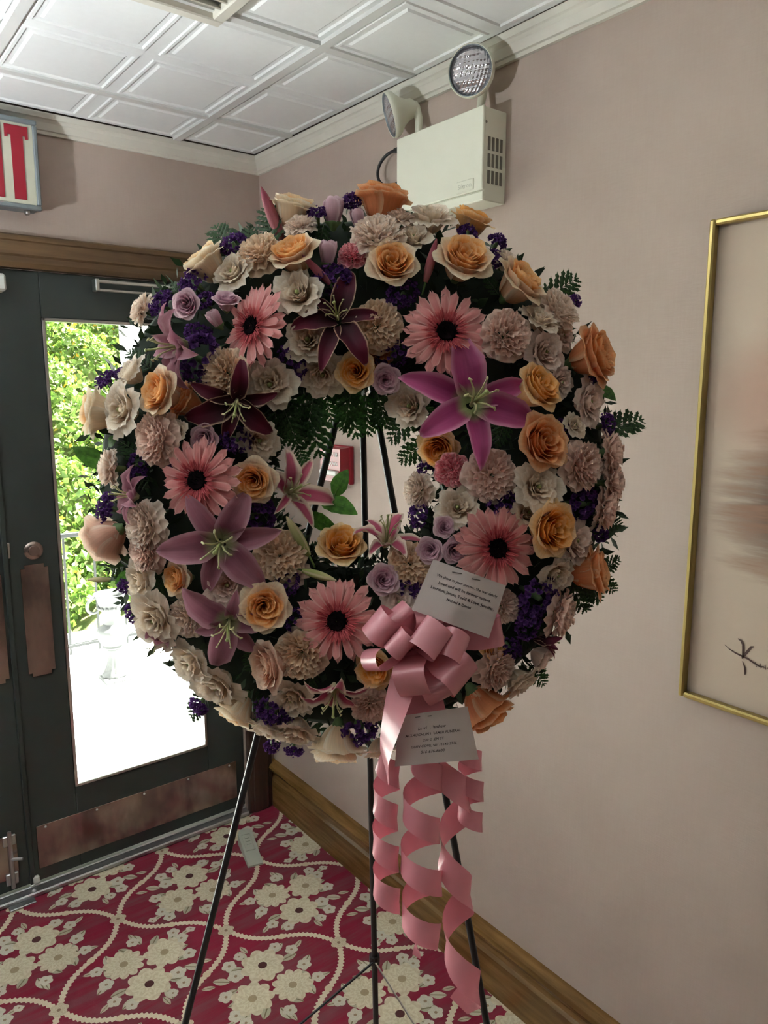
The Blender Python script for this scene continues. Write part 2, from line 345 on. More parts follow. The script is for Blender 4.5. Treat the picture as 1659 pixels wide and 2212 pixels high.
# door casing
HC = [(0,2.030),(.016,2.030),(.020,2.045),(.020,2.062),(.026,2.068),(.026,2.104),(.030,2.108),(.030,2.121),(.022,2.126),(0,2.126)]
struct(MB().prism(HC, lambda d,z: (-1.84,-d,z), lambda d,z: (-.02,-d,z)), 'trim_3', M['wood_h'], 'brown wood moulded casing over the double doors')
for k, (xa, xb) in enumerate(((-.125,-.02),(-1.84,-1.735))):
    struct(MB().box(xa,xb,-.022,.0,0,2.030,.004).box(xa+.02,xb-.02,-.028,-.02,0,2.030,.003), 'trim_%d' % (4+k), M['wood_v'], ('dark wood door casing in the room corner', 'dark wood door casing left of the doors')[k])
struct(MB().box(-1.72,-1.712,.05,.16,.026,2.033).box(-.138,-.13,.05,.16,.026,2.033).box(-1.712,-.138,.05,.16,2.020,2.033), 'trim_7', M['door'], 'dark door frame rebate behind the door leaves')
struct(MB().box(-1.72,-.13,-.03,.16,0,.018,.004).box(-1.72,-.13,.0,.12,.018,.026,.003), 'trim_6', M['alum'], 'dull metal threshold under the doors')
# doors
def leaf(name, x0, x1, g0, g1, label, sg):
    d = bpy.data.objects.new(name, None); COL.objects.link(d); d['kind'] = 'structure'; d['label'] = label
    zb, zt, gz0, gz1 = .034, 2.026, .328, 1.890; a, b = .004, .048
    part(MB().box(x0,g0,a,b,zb,zt,.002), 'stile', M['door'], d); part(MB().box(g1,x1,a,b,zb,zt,.002), 'stile', M['door'], d)
    part(MB().box(g0,g1,a,b,gz1,zt,.002), 'rail', M['door'], d); part(MB().box(g0,g1,a,b,zb,gz0,.002), 'rail', M['door'], d)
    bd = MB()
    for (p,q,r,s_) in ((g0,g0+.010,gz0,gz1),(g1-.010,g1,gz0,gz1),(g0,g1,gz0,gz0+.010),(g0,g1,gz1-.010,gz1)): bd.box(p,q,.0,.03,r,s_,.002)
    part(bd, 'glazing_bead', M['steel'], d)
    part(MB().box(g0+.004,g1-.004,.022,.028,gz0+.004,gz1-.004), 'glass_pane', M['glass'], d)
    kp = part(MB().box(x0+.02,x1-.035,.0005,.0045,.078,.232,.001), 'kick_plate', M['plate'], d)
    for k in range(5):
        xx = x0+.05+(x1-x0-.115)*k/4; part(MB().lathe([(.004,0),(.003,.002)], 8, (xx,.0005,.222), (0,-1,0)), 'screw', M['steel'], kp)
    return d
d1 = leaf('door_1', -.922, -.132, -.768, -.282, 'dark charcoal glazed door leaf on the right', 1)
d2 = leaf('door_2', -1.718, -.928, -1.558, -1.082, 'dark charcoal glazed door leaf cut off on the left', -1)
def notched(x0, x1, z0, z1, c):
    P = [(x0+c,z0),(x1-c,z0),(x1-c,z0+c),(x1,z0+c),(x1,z1-c),(x1-c,z1-c),(x1-c,z1),(x0+c,z1),(x0+c,z1-c),(x0,z1-c),(x0,z0+c),(x0+c,z0+c)]
    return MB().prism(P, lambda x,z: (x,-.002,z), lambda x,z: (x,.006,z))
part(notched(-.886,-.804,.752,1.122,.012), 'push_plate', M['plate'], d1); part(notched(-1.02,-.943,.752,1.115,.012), 'push_plate', M['plate'], d2)
part(MB().lathe([(.029,0),(.029,.004),(.024,.008),(.017,.009),(.016,.014),(.002,.014)], 24, (-.843,.004,1.166), (0,-1,0)), 'lock_cylinder', M['plate'], d1, auto=40)
part(MB().box(-.927,-.911,-.004,.004,1.15,1.20,.002), 'latch_plate', M['steel'], d1)
part(MB().box(-.934,-.918,-.008,.004,.034,2.026,.003), 'astragal', M['door'], d2)
bolt = MB().tube([(-.985,-.008,.05),(-.985,-.008,.25)], .007, 8).box(-1.004,-.966,-.006,.004,.06,.10,.002).box(-1.004,-.966,-.006,.004,.20,.235,.002).tube([(-.985,-.012,.155),(-.955,-.03,.155)], .005, 8)
part(bolt, 'flush_bolt', M['alum'], d2, auto=40)
part(MB().box(-.925,-.905,-.012,.002,.036,.062,.004), 'door_bumper', M['white'], d1)
part(MB().box(-1.01,-.93,-.058,-.032,.0,.006,.002), 'strike_plate', M['alum'], d2)
def closer(root, xb0, xb1, ax0, ax1):
    part(MB().box(xb0,xb1,-.052,.004,1.900,1.968,.006), 'closer_body', plain('speckled_grey_closer', (.09,.10,.10), .4, .2, var=.7, nscale=70), root)
    part(MB().box(ax0,ax1,-.058,-.048,2.000,2.010,.002).box(ax0,ax0+.012,-.06,-.02,1.975,2.012,.002), 'closer_arm', M['steel'], root)
    part(MB().box(ax0,ax1,-.046,-.036,1.976,1.984,.002), 'closer_arm', M['steel'], root)
closer(d1, -.475, -.20, -.617, -.30); 
part(MB().box(-1.22,-.872,-.055,.004,1.955,2.005,.006), 'closer_body', plain('silver_closer', (.62,.62,.60), .35, .3), d2)
# ---------------------------------------------------------------- writing
def text_mesh(s, width, height=None, font_shear=0.0, bold=0.0, spacing=1.0):
    cu = bpy.data.curves.new('t', 'FONT'); cu.body = s; cu.align_x = 'CENTER'; cu.size = 1.0; cu.shear = font_shear; cu.offset = bold; cu.space_character = spacing; cu.resolution_u = 2
    o = bpy.data.objects.new('t', cu); COL.objects.link(o); bpy.context.view_layer.update()
    me = bpy.data.meshes.new_from_object(o.evaluated_get(bpy.context.evaluated_depsgraph_get()))
    bpy.data.objects.remove(o); bpy.data.curves.remove(cu)
    n = len(me.vertices); co = np.empty(n*3, np.float32); me.vertices.foreach_get('co', co); co = co.reshape(-1,3)
    ext = co[:,0].max()-co[:,0].min(); k = width/ext; co[:,0] = (co[:,0]-(co[:,0].max()+co[:,0].min())/2)*k
    ky = k if height is None else height/(co[:,1].max()-co[:,1].min()); co[:,1] = (co[:,1]-.35)*ky; co[:,2] = 0
    return me, co
def text_on(s, width, fn, mat, parent, name, height=None, **kw):   # fn(u, v) -> world point of a letter's corner
    me, co = text_mesh(s, width, height, **kw)
    me.vertices.foreach_set('co', np.array([fn(a, b) for a, b, _ in co], np.float32).ravel()); me.update(); me.name = name; me.materials.clear(); me.materials.append(mat)
    o = link(name, me, parent)
    if parent is not None: o.matrix_parent_inverse = parent.matrix_world.inverted()
    return o
# ---------------------------------------------------------------- exit sign
sx0, sx1, sz0, sz1 = -1.105, -.764, 2.188, 2.436
ex = thing('exit_sign', 'grey framed exit sign with tall red letters above the doors', 'sign', T(-.93,0,2.31))
part(MB().box(sx0+.004,sx1-.004,-.066,-.001,sz0+.004,sz1-.004,.003), 'housing', M['sign_frame'], ex)
fr = MB()
for (a,b,c,d) in ((sx0,sx1,sz1-.014,sz1),(sx0,sx1,sz0,sz0+.014),(sx0,sx0+.012,sz0+.014,sz1-.014),(sx1-.012,sx1,sz0+.014,sz1-.014)): fr.box(a,b,-.078,-.062,c,d,.003)
part(fr, 'frame', M['sign_frame'], ex); part(MB().box(sx0+.012,sx1-.012,-.071,-.064,sz0+.014,sz1-.014), 'face', M['sign_face'], ex)
def letter(rects, name):
    mb = MB()
    for (a,b,c,d) in rects: mb.box(a,b,-.0735,-.0705,c,d)
    part(mb, name, M['red'], ex)
b0, t0 = sz0+.026, sz1-.022; xt = -.789
letter([(xt-.062,xt,t0-.026,t0),(xt-.046,xt-.014,b0,t0-.026),(xt-.062,xt-.054,t0-.034,t0-.026),(xt-.008,xt,t0-.034,t0-.026)], 'letter')
xi = xt-.072; letter([(xi-.032,xi,b0,t0)], 'letter')
xe = -1.085; letter([(xe,xe+.028,b0,t0),(xe+.028,xe+.06,b0,b0+.028),(xe+.028,xe+.06,t0-.028,t0),(xe+.028,xe+.052,(b0+t0)/2-.014,(b0+t0)/2+.014)], 'letter')
mb = MB(); xa, xb = xe+.072, xi-.042
for (p, q) in (((xa,b0),(xb,t0)),((xa,t0),(xb,b0))):
    h = .022; V = [(p[0],y,p[1]) for y in ()]
    mb.add([(p[0],-.0735,p[1]),(p[0]+h,-.0735,p[1]),(q[0],-.0735,q[1]),(q[0]-h,-.0735,q[1]),(p[0],-.0705,p[1]),(p[0]+h,-.0705,p[1]),(q[0],-.0705,q[1]),(q[0]-h,-.0705,q[1])],[(0,1,2,3),(7,6,5,4),(0,4,5,1),(1,5,6,2),(2,6,7,3),(3,7,4,0)])
part(mb, 'letter', M['red'], ex)
part(MB().lathe([(.008,0),(.008,.008),(.004,.012)], 10, (-.80,-.05,sz0), (0,0,-1)), 'latch', M['steel'], ex)
# ---------------------------------------------------------------- emergency light
by0, by1, bz0, bz1, bd = -1.203, -.884, 2.112, 2.320, .076
em = thing('emergency_light', 'ivory twin head emergency light box high on the pink wall', 'emergency light', T(0,-1.04,2.2))
part(MB().box(-bd+.004,0,by0+.001,by1-.001,bz0,bz1-.002,.002), 'housing', M['ivory'], em)
part(MB().box(-bd-.003,-bd+.006,by0,by1,bz0+.024,bz1,.002), 'cover', M['ivory'], em)
part(MB().box(-bd-.001,-bd+.006,by0,by1,bz0,bz0+.021,.002), 'lower_lip', M['ivory'], em)
vs = MB().box(-.0035,.0035,-.0012,.0012,-.0145,.0145).mesh('vent_slot', M['ivory_dark'])
for r in range(3):
    for k in range(4):
        o = link('vent_slot', vs, em); o.matrix_parent_inverse = em.matrix_world.inverted(); o.location = (-.058+k*.0135, by0+.0005, 2.240-r*.037)
part(MB().lathe([(.003,0),(.002,.002)], 8, (-.068,by0+.001,2.285), (0,-1,0)), 'screw', M['ivory_dark'], em)
bad = part(MB().box(-bd-.0055,-bd-.002,-1.176,-1.118,2.140,2.166,.0015), 'badge', M['ivory'], em)
o = text_on('Siltron', .046, lambda u,v: (-bd-.006, -1.147-u, 2.153+v), plain('embossed_badge_letters', (.50,.50,.42), .5), em, 'badge_letters', .011, bold=.012)
def lamp_head(c, f, up=(0,0,1), R=.057, name='lamp_head'):
    f = np.array(f, float); f /= np.linalg.norm(f); c = np.array(c)
    h = part(MB().lathe([(R*.30,-.058),(R*.42,-.050),(R*.46,-.036),(R*.62,-.020),(R*.93,-.004),(R,.004),(R,.012),(R*.965,.016),(R*.92,.014),(R*.90,.008)], 40, c, f), 'lamp_head', M['ivory'], em, auto=35)
    part(MB().lathe([(R*.91,.006),(R*.90,.011),(R*.70,.0145),(R*.4,.0165),(.001,.017)], 48, c, f, cap=False), 'lamp_lens', M['lens'], em, smooth=True)
    part(MB().lathe([(R*.935,.008),(R*.935,.015),(R*.905,.016),(R*.895,.010)], 48, c, f, cap=False), 'gasket', M['sign_frame'], em, smooth=True)
    part(MB().lathe([(.013,-.066),(.016,-.060),(.016,-.052)], 16, c, f), 'back_cap', M['alarm' if 0 else 'ivory'], em, auto=35)
    return c-f*.06
b1 = lamp_head((-.080,-1.166,2.400), (-.90,-.37,-.16)); b2 = lamp_head((-.074,-.868,2.388), (-.84,.50,-.33))
for (b, y) in ((b1, -1.150), (b2, -.925)):
    top = (-.038, y, bz1+.012); mb = MB().tube([(-.038,y,bz1-.004),top], [.011,.010], 14).lathe([(.014,0),(.014,.006),(.011,.008)], 16, (-.038,y,bz1-.001)).tube([top,(np.array(top)+b)/2+np.array([.006,0,.004]),b], [.009,.011,.012], 12)
    part(mb, 'swivel_stem', M['ivory'], em, auto=40)
cbo = thing('power_cable', 'black looped cable beside the emergency light box', 'cable', T(-.02,-.80,2.27))
loop = [(-.028, -.805+.070*math.sin(math.radians(a)), 2.274+.044*math.cos(math.radians(a))) for a in range(-40, 215, 9)]
part(MB().tube(loop, .0042, 8), 'cord', M['rubber'], cbo, smooth=True)
part(MB().tube([(-.028,-.812,2.318),(-.028,-.835,2.316),(-.028,-.876,2.306)], [.006,.0085,.0085], 10), 'strain_relief', M['rubber'], cbo, auto=40)
# ---------------------------------------------------------------- fire alarm pull station
al = thing('fire_alarm', 'red fire alarm pull station seen through the middle of the wreath', 'fire alarm', T(0,-.51,1.43))
ay0, ay1, az0, az1, ad = -.570, -.448, 1.372, 1.488, .05
part(MB().box(-.018,0,ay0-.004,ay1+.004,az0-.004,az1+.004,.003), 'back_box', M['alarm'], al)
part(MB().add([(-.018,ay0,az0),(-.018,ay1,az0),(-.018,ay1,az1),(-.018,ay0,az1),(-ad,ay0+.004,az0+.006),(-ad,ay1-.004,az0+.006),(-ad,ay1-.004,az1-.004),(-ad,ay0+.004,az1-.004)],[(0,1,2,3),(7,6,5,4),(0,4,5,1),(1,5,6,2),(2,6,7,3),(3,7,4,0)]), 'cover', M['alarm'], al)
part(MB().box(-ad-.012,-ad+.002,ay0+.012,ay1-.012,1.398,1.414,.003), 'pull_handle', M['alarm_white'], al)
for k, s_ in enumerate(('FIRE  ALARM','PULL  DOWN')): text_on(s_, .085, lambda u,v,k=k: (-ad-.001, -.509-u, 1.466-.030*k+v), M['alarm_white'], al, 'lettering', .014, bold=.02)
part(MB().lathe([(.006,0),(.006,.003),(.003,.004)], 12, (-.03,ay0+.001,1.40), (0,-1,0)), 'lock', M['alarm_white'], al)
# ---------------------------------------------------------------- painting
py1, py0, pz0, pz1, pd, fw_ = -1.744, -2.86, 1.053, 1.985, .026, .011
pa = thing('framed_painting', 'abstract brown brushstroke painting in a thin gold frame on the pink wall', 'painting', T(0,-2.3,1.5))
for (a,b,c,d) in ((py1-fw_,py1,pz0,pz1),(py0,py0+fw_,pz0,pz1),(py0+fw_,py1-fw_,pz1-fw_,pz1),(py0+fw_,py1-fw_,pz0,pz0+fw_)):
    part(MB().box(-pd,0,a,b,c,d,.003), 'frame_rail', M['gold'], pa)
part(MB().box(-.010,-.001,py0+.01,py1-.01,pz0+.01,pz1-.01), 'canvas', M['canvas'], pa)
sig = MB()
def stroke(pts, wd):
    P = [np.array((-.0108, p[0], p[1])) for p in pts]; n = len(P); V = []
    for i in range(n):
        d = P[min(i+1,n-1)]-P[max(i-1,0)]; d /= np.linalg.norm(d); q = np.array((0,-d[2],d[1]))*wd*(.15+math.sin(math.pi*(i+.4)/(n+.2))); V += [P[i]-q, P[i]+q]
    sig.add(V, [(2*i,2*i+1,2*i+3,2*i+2) for i in range(n-1)])
def sp(x, y):                                 # millimetres right of and above the brush mark's crossing
    return (-1.862-x*.001, 1.168+y*.001)
stroke([sp(*p) for p in ((-35,14),(-25,8),(-14,4),(0,1),(12,-1),(22,-5),(34,-9),(46,-8))], .0016)
stroke([sp(*p) for p in ((-10,33),(-4,31),(1,24),(2,14),(2,4),(1,-4))], .0022)
stroke([sp(*p) for p in ((22,26),(17,24),(11,14),(6,6),(2,-1))], .0022)
stroke([sp(*p) for p in ((2,-9),(7,-18),(9,-28),(9,-34))], .0016)
for k in range(4): stroke([sp(24+k*9,-9),sp(27+k*9,-3),sp(29+k*9,-12),sp(33+k*9,-7),sp(35+k*9,-11)], .0009)
part(sig, 'signature', plain('dark_paint', (.05,.018,.014), .6), pa)
# ---------------------------------------------------------------- door wedge
dw = thing('door_wedge', 'grey rubber door wedge lying on the carpet by the easel', 'door wedge', Matrix.Translation((-.245,-.245,0)) @ Matrix.Rotation(math.radians(-104), 4, 'Z'))
mb = MB(); L, W, H, n = .175, .056, .038, 9
prof = [(-L/2,-W/2),(L/2-.02,-W/2)]+[(L/2-.02+.02*math.sin(a), -W/2+.0+ (W/2)*(1-math.cos(a))) for a in np.linspace(.3, math.pi-.3, 7)]+[(L/2-.02,W/2),(-L/2,W/2)]
hz = lambda x: .006+H*((-x+L/2)/L)
prof = [(-x, y) for x, y in prof][::-1]; hz = lambda x: .006+H*((L/2-x)/L)
mb.prism(prof, lambda x,y: (x,y,0), lambda x,y: (x,y*.94,hz(x))); mb.obj('body', M['wedge'], dw)
mb = MB()
for (a,b,c,d) in ((-.06,.02,-.017,-.014),(-.06,.02,.014,.017),(-.06,-.057,-.014,.014),(.017,.02,-.014,.014),(-.045,-.038,-.008,.008),(-.03,-.023,-.008,.008),(-.015,-.008,-.008,.008)):
    mb.add([(a,c,hz(a)-.001),(b,c,hz(b)-.001),(b,d,hz(b)-.001),(a,d,hz(a)-.001),(a,c,hz(a)+.0018),(b,c,hz(b)+.0018),(b,d,hz(b)+.0018),(a,d,hz(a)+.0018)],[(4,5,6,7),(0,1,5,4),(1,2,6,5),(2,3,7,6),(3,0,4,7)])
mb.obj('raised_marking', M['wedge'], dw)
# ---------------------------------------------------------------- unseen torchiere added left of the doors to brighten the ceiling
tl = thing('added_torchiere_lamp', 'white bowl torchiere lamp added unseen left of the double doors to light the ceiling', 'lamp', T(-2.05,-.85,0))
MB().lathe([(.14,0),(.14,.012),(.12,.022),(.02,.03)], 28).obj('base', M['black'], tl, auto=40)
MB().tube([(0,0,.025),(0,0,1.56)], .012, 12).obj('pole', M['black'], tl, smooth=True)
MB().lathe([(.015,1.52),(.06,1.535),(.12,1.575),(.165,1.65),(.172,1.69),(.167,1.69),(.158,1.65),(.115,1.585),(.055,1.548),(.015,1.54)], 32, cap=False).obj('bowl', M['white'], tl, smooth=True)
ld = bpy.data.lights.new('fill_bulb', 'POINT'); ld.energy = 10.5; ld.shadow_soft_size = .045; ld.color = (.92, .98, 1.0)
lo = bpy.data.objects.new('fill_bulb', ld); COL.objects.link(lo); lo.parent = tl; lo.location = (0,0,1.625)
# ---------------------------------------------------------------- easel
ZE = 1.115
apex = at(779,700,ZE)
def to_floor(x0, y0, sl):                     # front leg: straight line in the leaning plane down to the carpet
    y = CY+F*((1.68/ZE-math.sin(PITCH))/math.cos(PITCH)); return at(x0+sl*(y-y0), y, ZE)
fl, frr = to_floor(725,915,-.25), to_floor(820,930,.18)
ry = 2760; rd = FW+RT*(779+.0218*(ry-700)-CX)/F-UP*(ry-CY)/F; fb = CAM+rd*(-CAM[2]/rd[2])
ea = thing('wire_easel', 'thin black metal tripod easel holding up the flower wreath', 'easel', T(*((fl+frr+fb)/3)*np.array([1,1,0])))
for p in (fl, frr, fb):
    lg = part(MB().tube([apex,p+np.array([0,0,.004])], .0052, 10), 'leg', M['black'], ea, auto=40)
    c = part(MB().lathe([(.007,0),(.008,.004),(.007,.03),(.0055,.034)], 10, p, apex-p), 'foot_cap', M['rubber'], ea)
part(MB().tube([apex-(FW*.0), apex+np.array([0,0,.03])], [.012,.009], 12), 'apex_bracket', M['black'], ea)
def on(a, b, t): return a+(b-a)*t
def tz(a, b, px, py):                         # where a leg passes a given image height
    ts = np.linspace(0,1,2001); best = min(ts, key=lambda t: abs(CY-F*((on(a,b,t)-CAM)@UP)/((on(a,b,t)-CAM)@FW)-py)); return on(a,b,best)
jb = tz(apex, fb, 0, 2072)
part(MB().tube([jb+FW*-.0065, tz(apex,fl,0,2480)], .0022, 6), 'brace', M['black'], ea); part(MB().tube([jb+FW*-.0065, tz(apex,frr,0,2560)], .0016, 6), 'brace', M['steel'], ea)
part(MB().lathe([(.009,-.008),(.0095,0),(.009,.008)], 12, jb, apex-fb), 'brace_clip', M['black'], ea)
sup = MB()
for (lf, sgn) in ((fl,-1),(frr,1)):
    q = tz(apex, lf, 0, 1500); sup.tube([q, q-FW*.09, q-FW*.10+UP*.02], .003, 6)
part(sup, 'wreath_hook', M['black'], ea)
# ---------------------------------------------------------------- outdoors
struct(MB().box(-12, 9, .16, 2.75, -.15, .0).box(-12, -3.66, -9, .16, -.15, .0).box(-30, -1.9, 2.75, 30, -.15, .0), 'ground', M['patio'], 'pale sunlit concrete patio outside the doors')
def hillmat():
    t = NT('grassy_bank'); n = t.noise(14, 5, t.coord()); t.set(t.mix(t.ss(n,.3,.7), (.05,.09,.018), (.13,.14,.05)), .9); return t.m
hb = MB(); nx, ny = 60, 30
hx = lambda i,j: (-2.0+9*i/nx, 2.75+5.6*j/ny, -.12+min(1,max(0,i/nx*9-.1)/1.6)*.93*max(0, 5.6*j/ny-.25)+.18*math.sin(i*1.7+j)*.5*(j > 0)+.10*math.sin(i*.6-j*1.3)*(j > 0))
hb.add([hx(i,j) for j in range(ny+1) for i in range(nx+1)], [(j*(nx+1)+i, j*(nx+1)+i+1, (j+1)*(nx+1)+i+1, (j+1)*(nx+1)+i) for j in range(ny) for i in range(nx)])
struct(hb, 'hill', hillmat(), 'steep green bank behind the patio railing', smooth=True)
def leafmat(name, a, b, tr=.4):
    t = NT(name); n = t.noise(9, 3, t.coord()); c = t.mix(t.ss(n,.3,.7), a, b); t.set(c, .55); t.transl(tr, c); return t.m
M['urn'] = plain('darkened_urn_stone', (.10,.105,.105), .8, var=.1); M['rail'] = plain('black_iron_paint', (.004,.006,.007), .5)  # white urn's colour darkened so its relief survives the bright outdoor exposure
M['ivy'] = leafmat('sunlit_ivy_leaf', (.06,.13,.014), (.17,.26,.05)); M['yellow'] = leafmat('yellow_blossom', (.40,.24,.01), (.45,.33,.03))
def scatter(n, xr, jr, size, seed, lift, tall=False):
    r = np.random.RandomState(seed); mb = MB()
    for k in range(n):
        i = r.uniform(*xr)*nx; j = ny*jr[0]+(ny*(jr[1]-jr[0]))*r.rand(); p = np.array(hx(i,j))+np.array([0,-.75,.55])*r.uniform(0,lift); s = size*r.uniform(.6,1.3)
        a = r.normal(size=3)+np.array([0,-.8,.5]); a /= np.linalg.norm(a); u = np.cross(a, r.normal(size=3)); u /= np.linalg.norm(u); v = np.cross(a,u)
        mb.add([p-u*s*.55, p+v*s*.42+a*s*.1, p+u*s*.6, p-v*s*.42+a*s*.1], [(0,1,2,3)])
    return mb
tag(scatter(26000, (.20,.46), (.06,.80), .060, 1, .22).obj('ivy_foliage', M['ivy'], kind='stuff'), 'dense green ivy covering the bank outside the right door', 'ivy')
tag(scatter(1700, (.20,.46), (.10,.80), .038, 2, .26).obj('yellow_blossoms', M['yellow'], kind='stuff'), 'scattered yellow blossoms among the ivy on the bank', 'blossoms')
ra = thing('patio_railing', 'thin black iron railing at the edge of the white patio', 'railing', T(-.6,2.3,0))
part(MB().box(-2.6,.42,2.285,2.315,.755,.785,.004), 'top_rail', M['rail'], ra); part(MB().box(-2.6,.42,2.29,2.31,.045,.065,.002), 'bottom_rail', M['rail'], ra)
bal = MB().box(-.006,.006,-.006,.006,.0,.76).mesh('baluster', M['rail'])
for k in range(16):
    o = link('baluster', bal, ra); o.matrix_parent_inverse = ra.matrix_world.inverted(); o.location = (.20-.18*k, 2.30, 0)
struct(MB().box(.36,.54,2.42,2.60,0,3.2,.006).box(.33,.57,2.39,2.63,0,.12,.006), 'column', M['white'], 'white square porch column beside the bank')
for k, (a, lb) in enumerate((((-.205,.02,1.54,1.83,0,.028), 'pale stone slab under the white urn'), ((.12,.36,1.74,2.05,0,.035), 'pale stone slab on the patio right of the urn'))):
    tag(MB().box(*a, .004).obj('stone_slab', M['patio']), lb, 'slab', 'stone slabs on the patio')
ur = thing('garden_urn', 'white classical garden urn with scroll handles standing on the patio', 'urn', T(-.093,1.66,.029))
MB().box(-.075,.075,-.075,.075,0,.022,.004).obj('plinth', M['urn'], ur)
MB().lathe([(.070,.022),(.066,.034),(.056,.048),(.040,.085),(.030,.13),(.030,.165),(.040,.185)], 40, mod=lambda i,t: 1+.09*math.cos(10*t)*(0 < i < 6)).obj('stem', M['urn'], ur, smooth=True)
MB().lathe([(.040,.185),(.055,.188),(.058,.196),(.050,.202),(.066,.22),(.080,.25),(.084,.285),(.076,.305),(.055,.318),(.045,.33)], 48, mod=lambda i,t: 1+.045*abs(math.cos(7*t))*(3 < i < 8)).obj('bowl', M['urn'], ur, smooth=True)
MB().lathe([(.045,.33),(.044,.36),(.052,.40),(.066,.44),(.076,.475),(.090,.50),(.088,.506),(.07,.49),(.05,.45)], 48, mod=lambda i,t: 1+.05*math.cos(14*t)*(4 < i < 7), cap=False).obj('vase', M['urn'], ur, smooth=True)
mb = MB()
for k in range(14):
    a = 2*math.pi*k/14; mb.lathe([(.001,-.012),(.011,-.006),(.012,.004),(.001,.012)], 8, (.066*math.cos(a),.066*math.sin(a),.425))
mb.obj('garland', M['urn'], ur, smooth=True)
for sg in (-1, 1):
    P = [(sg*(.075+.045*math.sin(a)+.02*a/3), 0, .495-.05*(1-math.cos(a))*.9) for a in np.linspace(0, 4.2, 16)]
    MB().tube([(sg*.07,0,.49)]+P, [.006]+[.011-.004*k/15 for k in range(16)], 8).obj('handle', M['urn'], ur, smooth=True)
# ---------------------------------------------------------------- wreath: petals and leaves
def petalmat(name, c0, c1, edge=None, ew=(.6,.95), band=(0.,1.), tr=.38, rough=.6, throat=None, freckle=None):
    t = NT(name); x = t.xyz(t.attr()); m = t.m_; v = x[1]; u = m('ABSOLUTE', x[0])
    vein = t.noise(1.0, 2, None); n = t.n[-1]
    cmb = t.node('ShaderNodeCombineXYZ'); t.L(m('MULTIPLY', x[0], 9.0), cmb.inputs[0]); t.L(m('MULTIPLY', v, 1.4), cmb.inputs[1]); t.L(m('MULTIPLY', x[2], 20.0), cmb.inputs[2]); t.L(cmb.outputs[0], n.inputs[0])
    c = t.mix(t.ss(v, *band), c0, c1)
    if edge is not None: c = t.mix(t.ss(m('MAXIMUM', u, m('MULTIPLY', t.ss(v, .72, 1.0), .98)), *ew), c, edge)
    if throat is not None: c = t.mix(t.ss(v, .28, .05), c, throat)
    c = t.mix(m('MULTIPLY', t.ss(vein, .35, .65), .08 if 'carnation' in name else .2), c, t.mix(.5, c, (0,0,0), 'MIX'))
    t.set(c, rough, spec=.25); t.transl(tr, c); return t.m
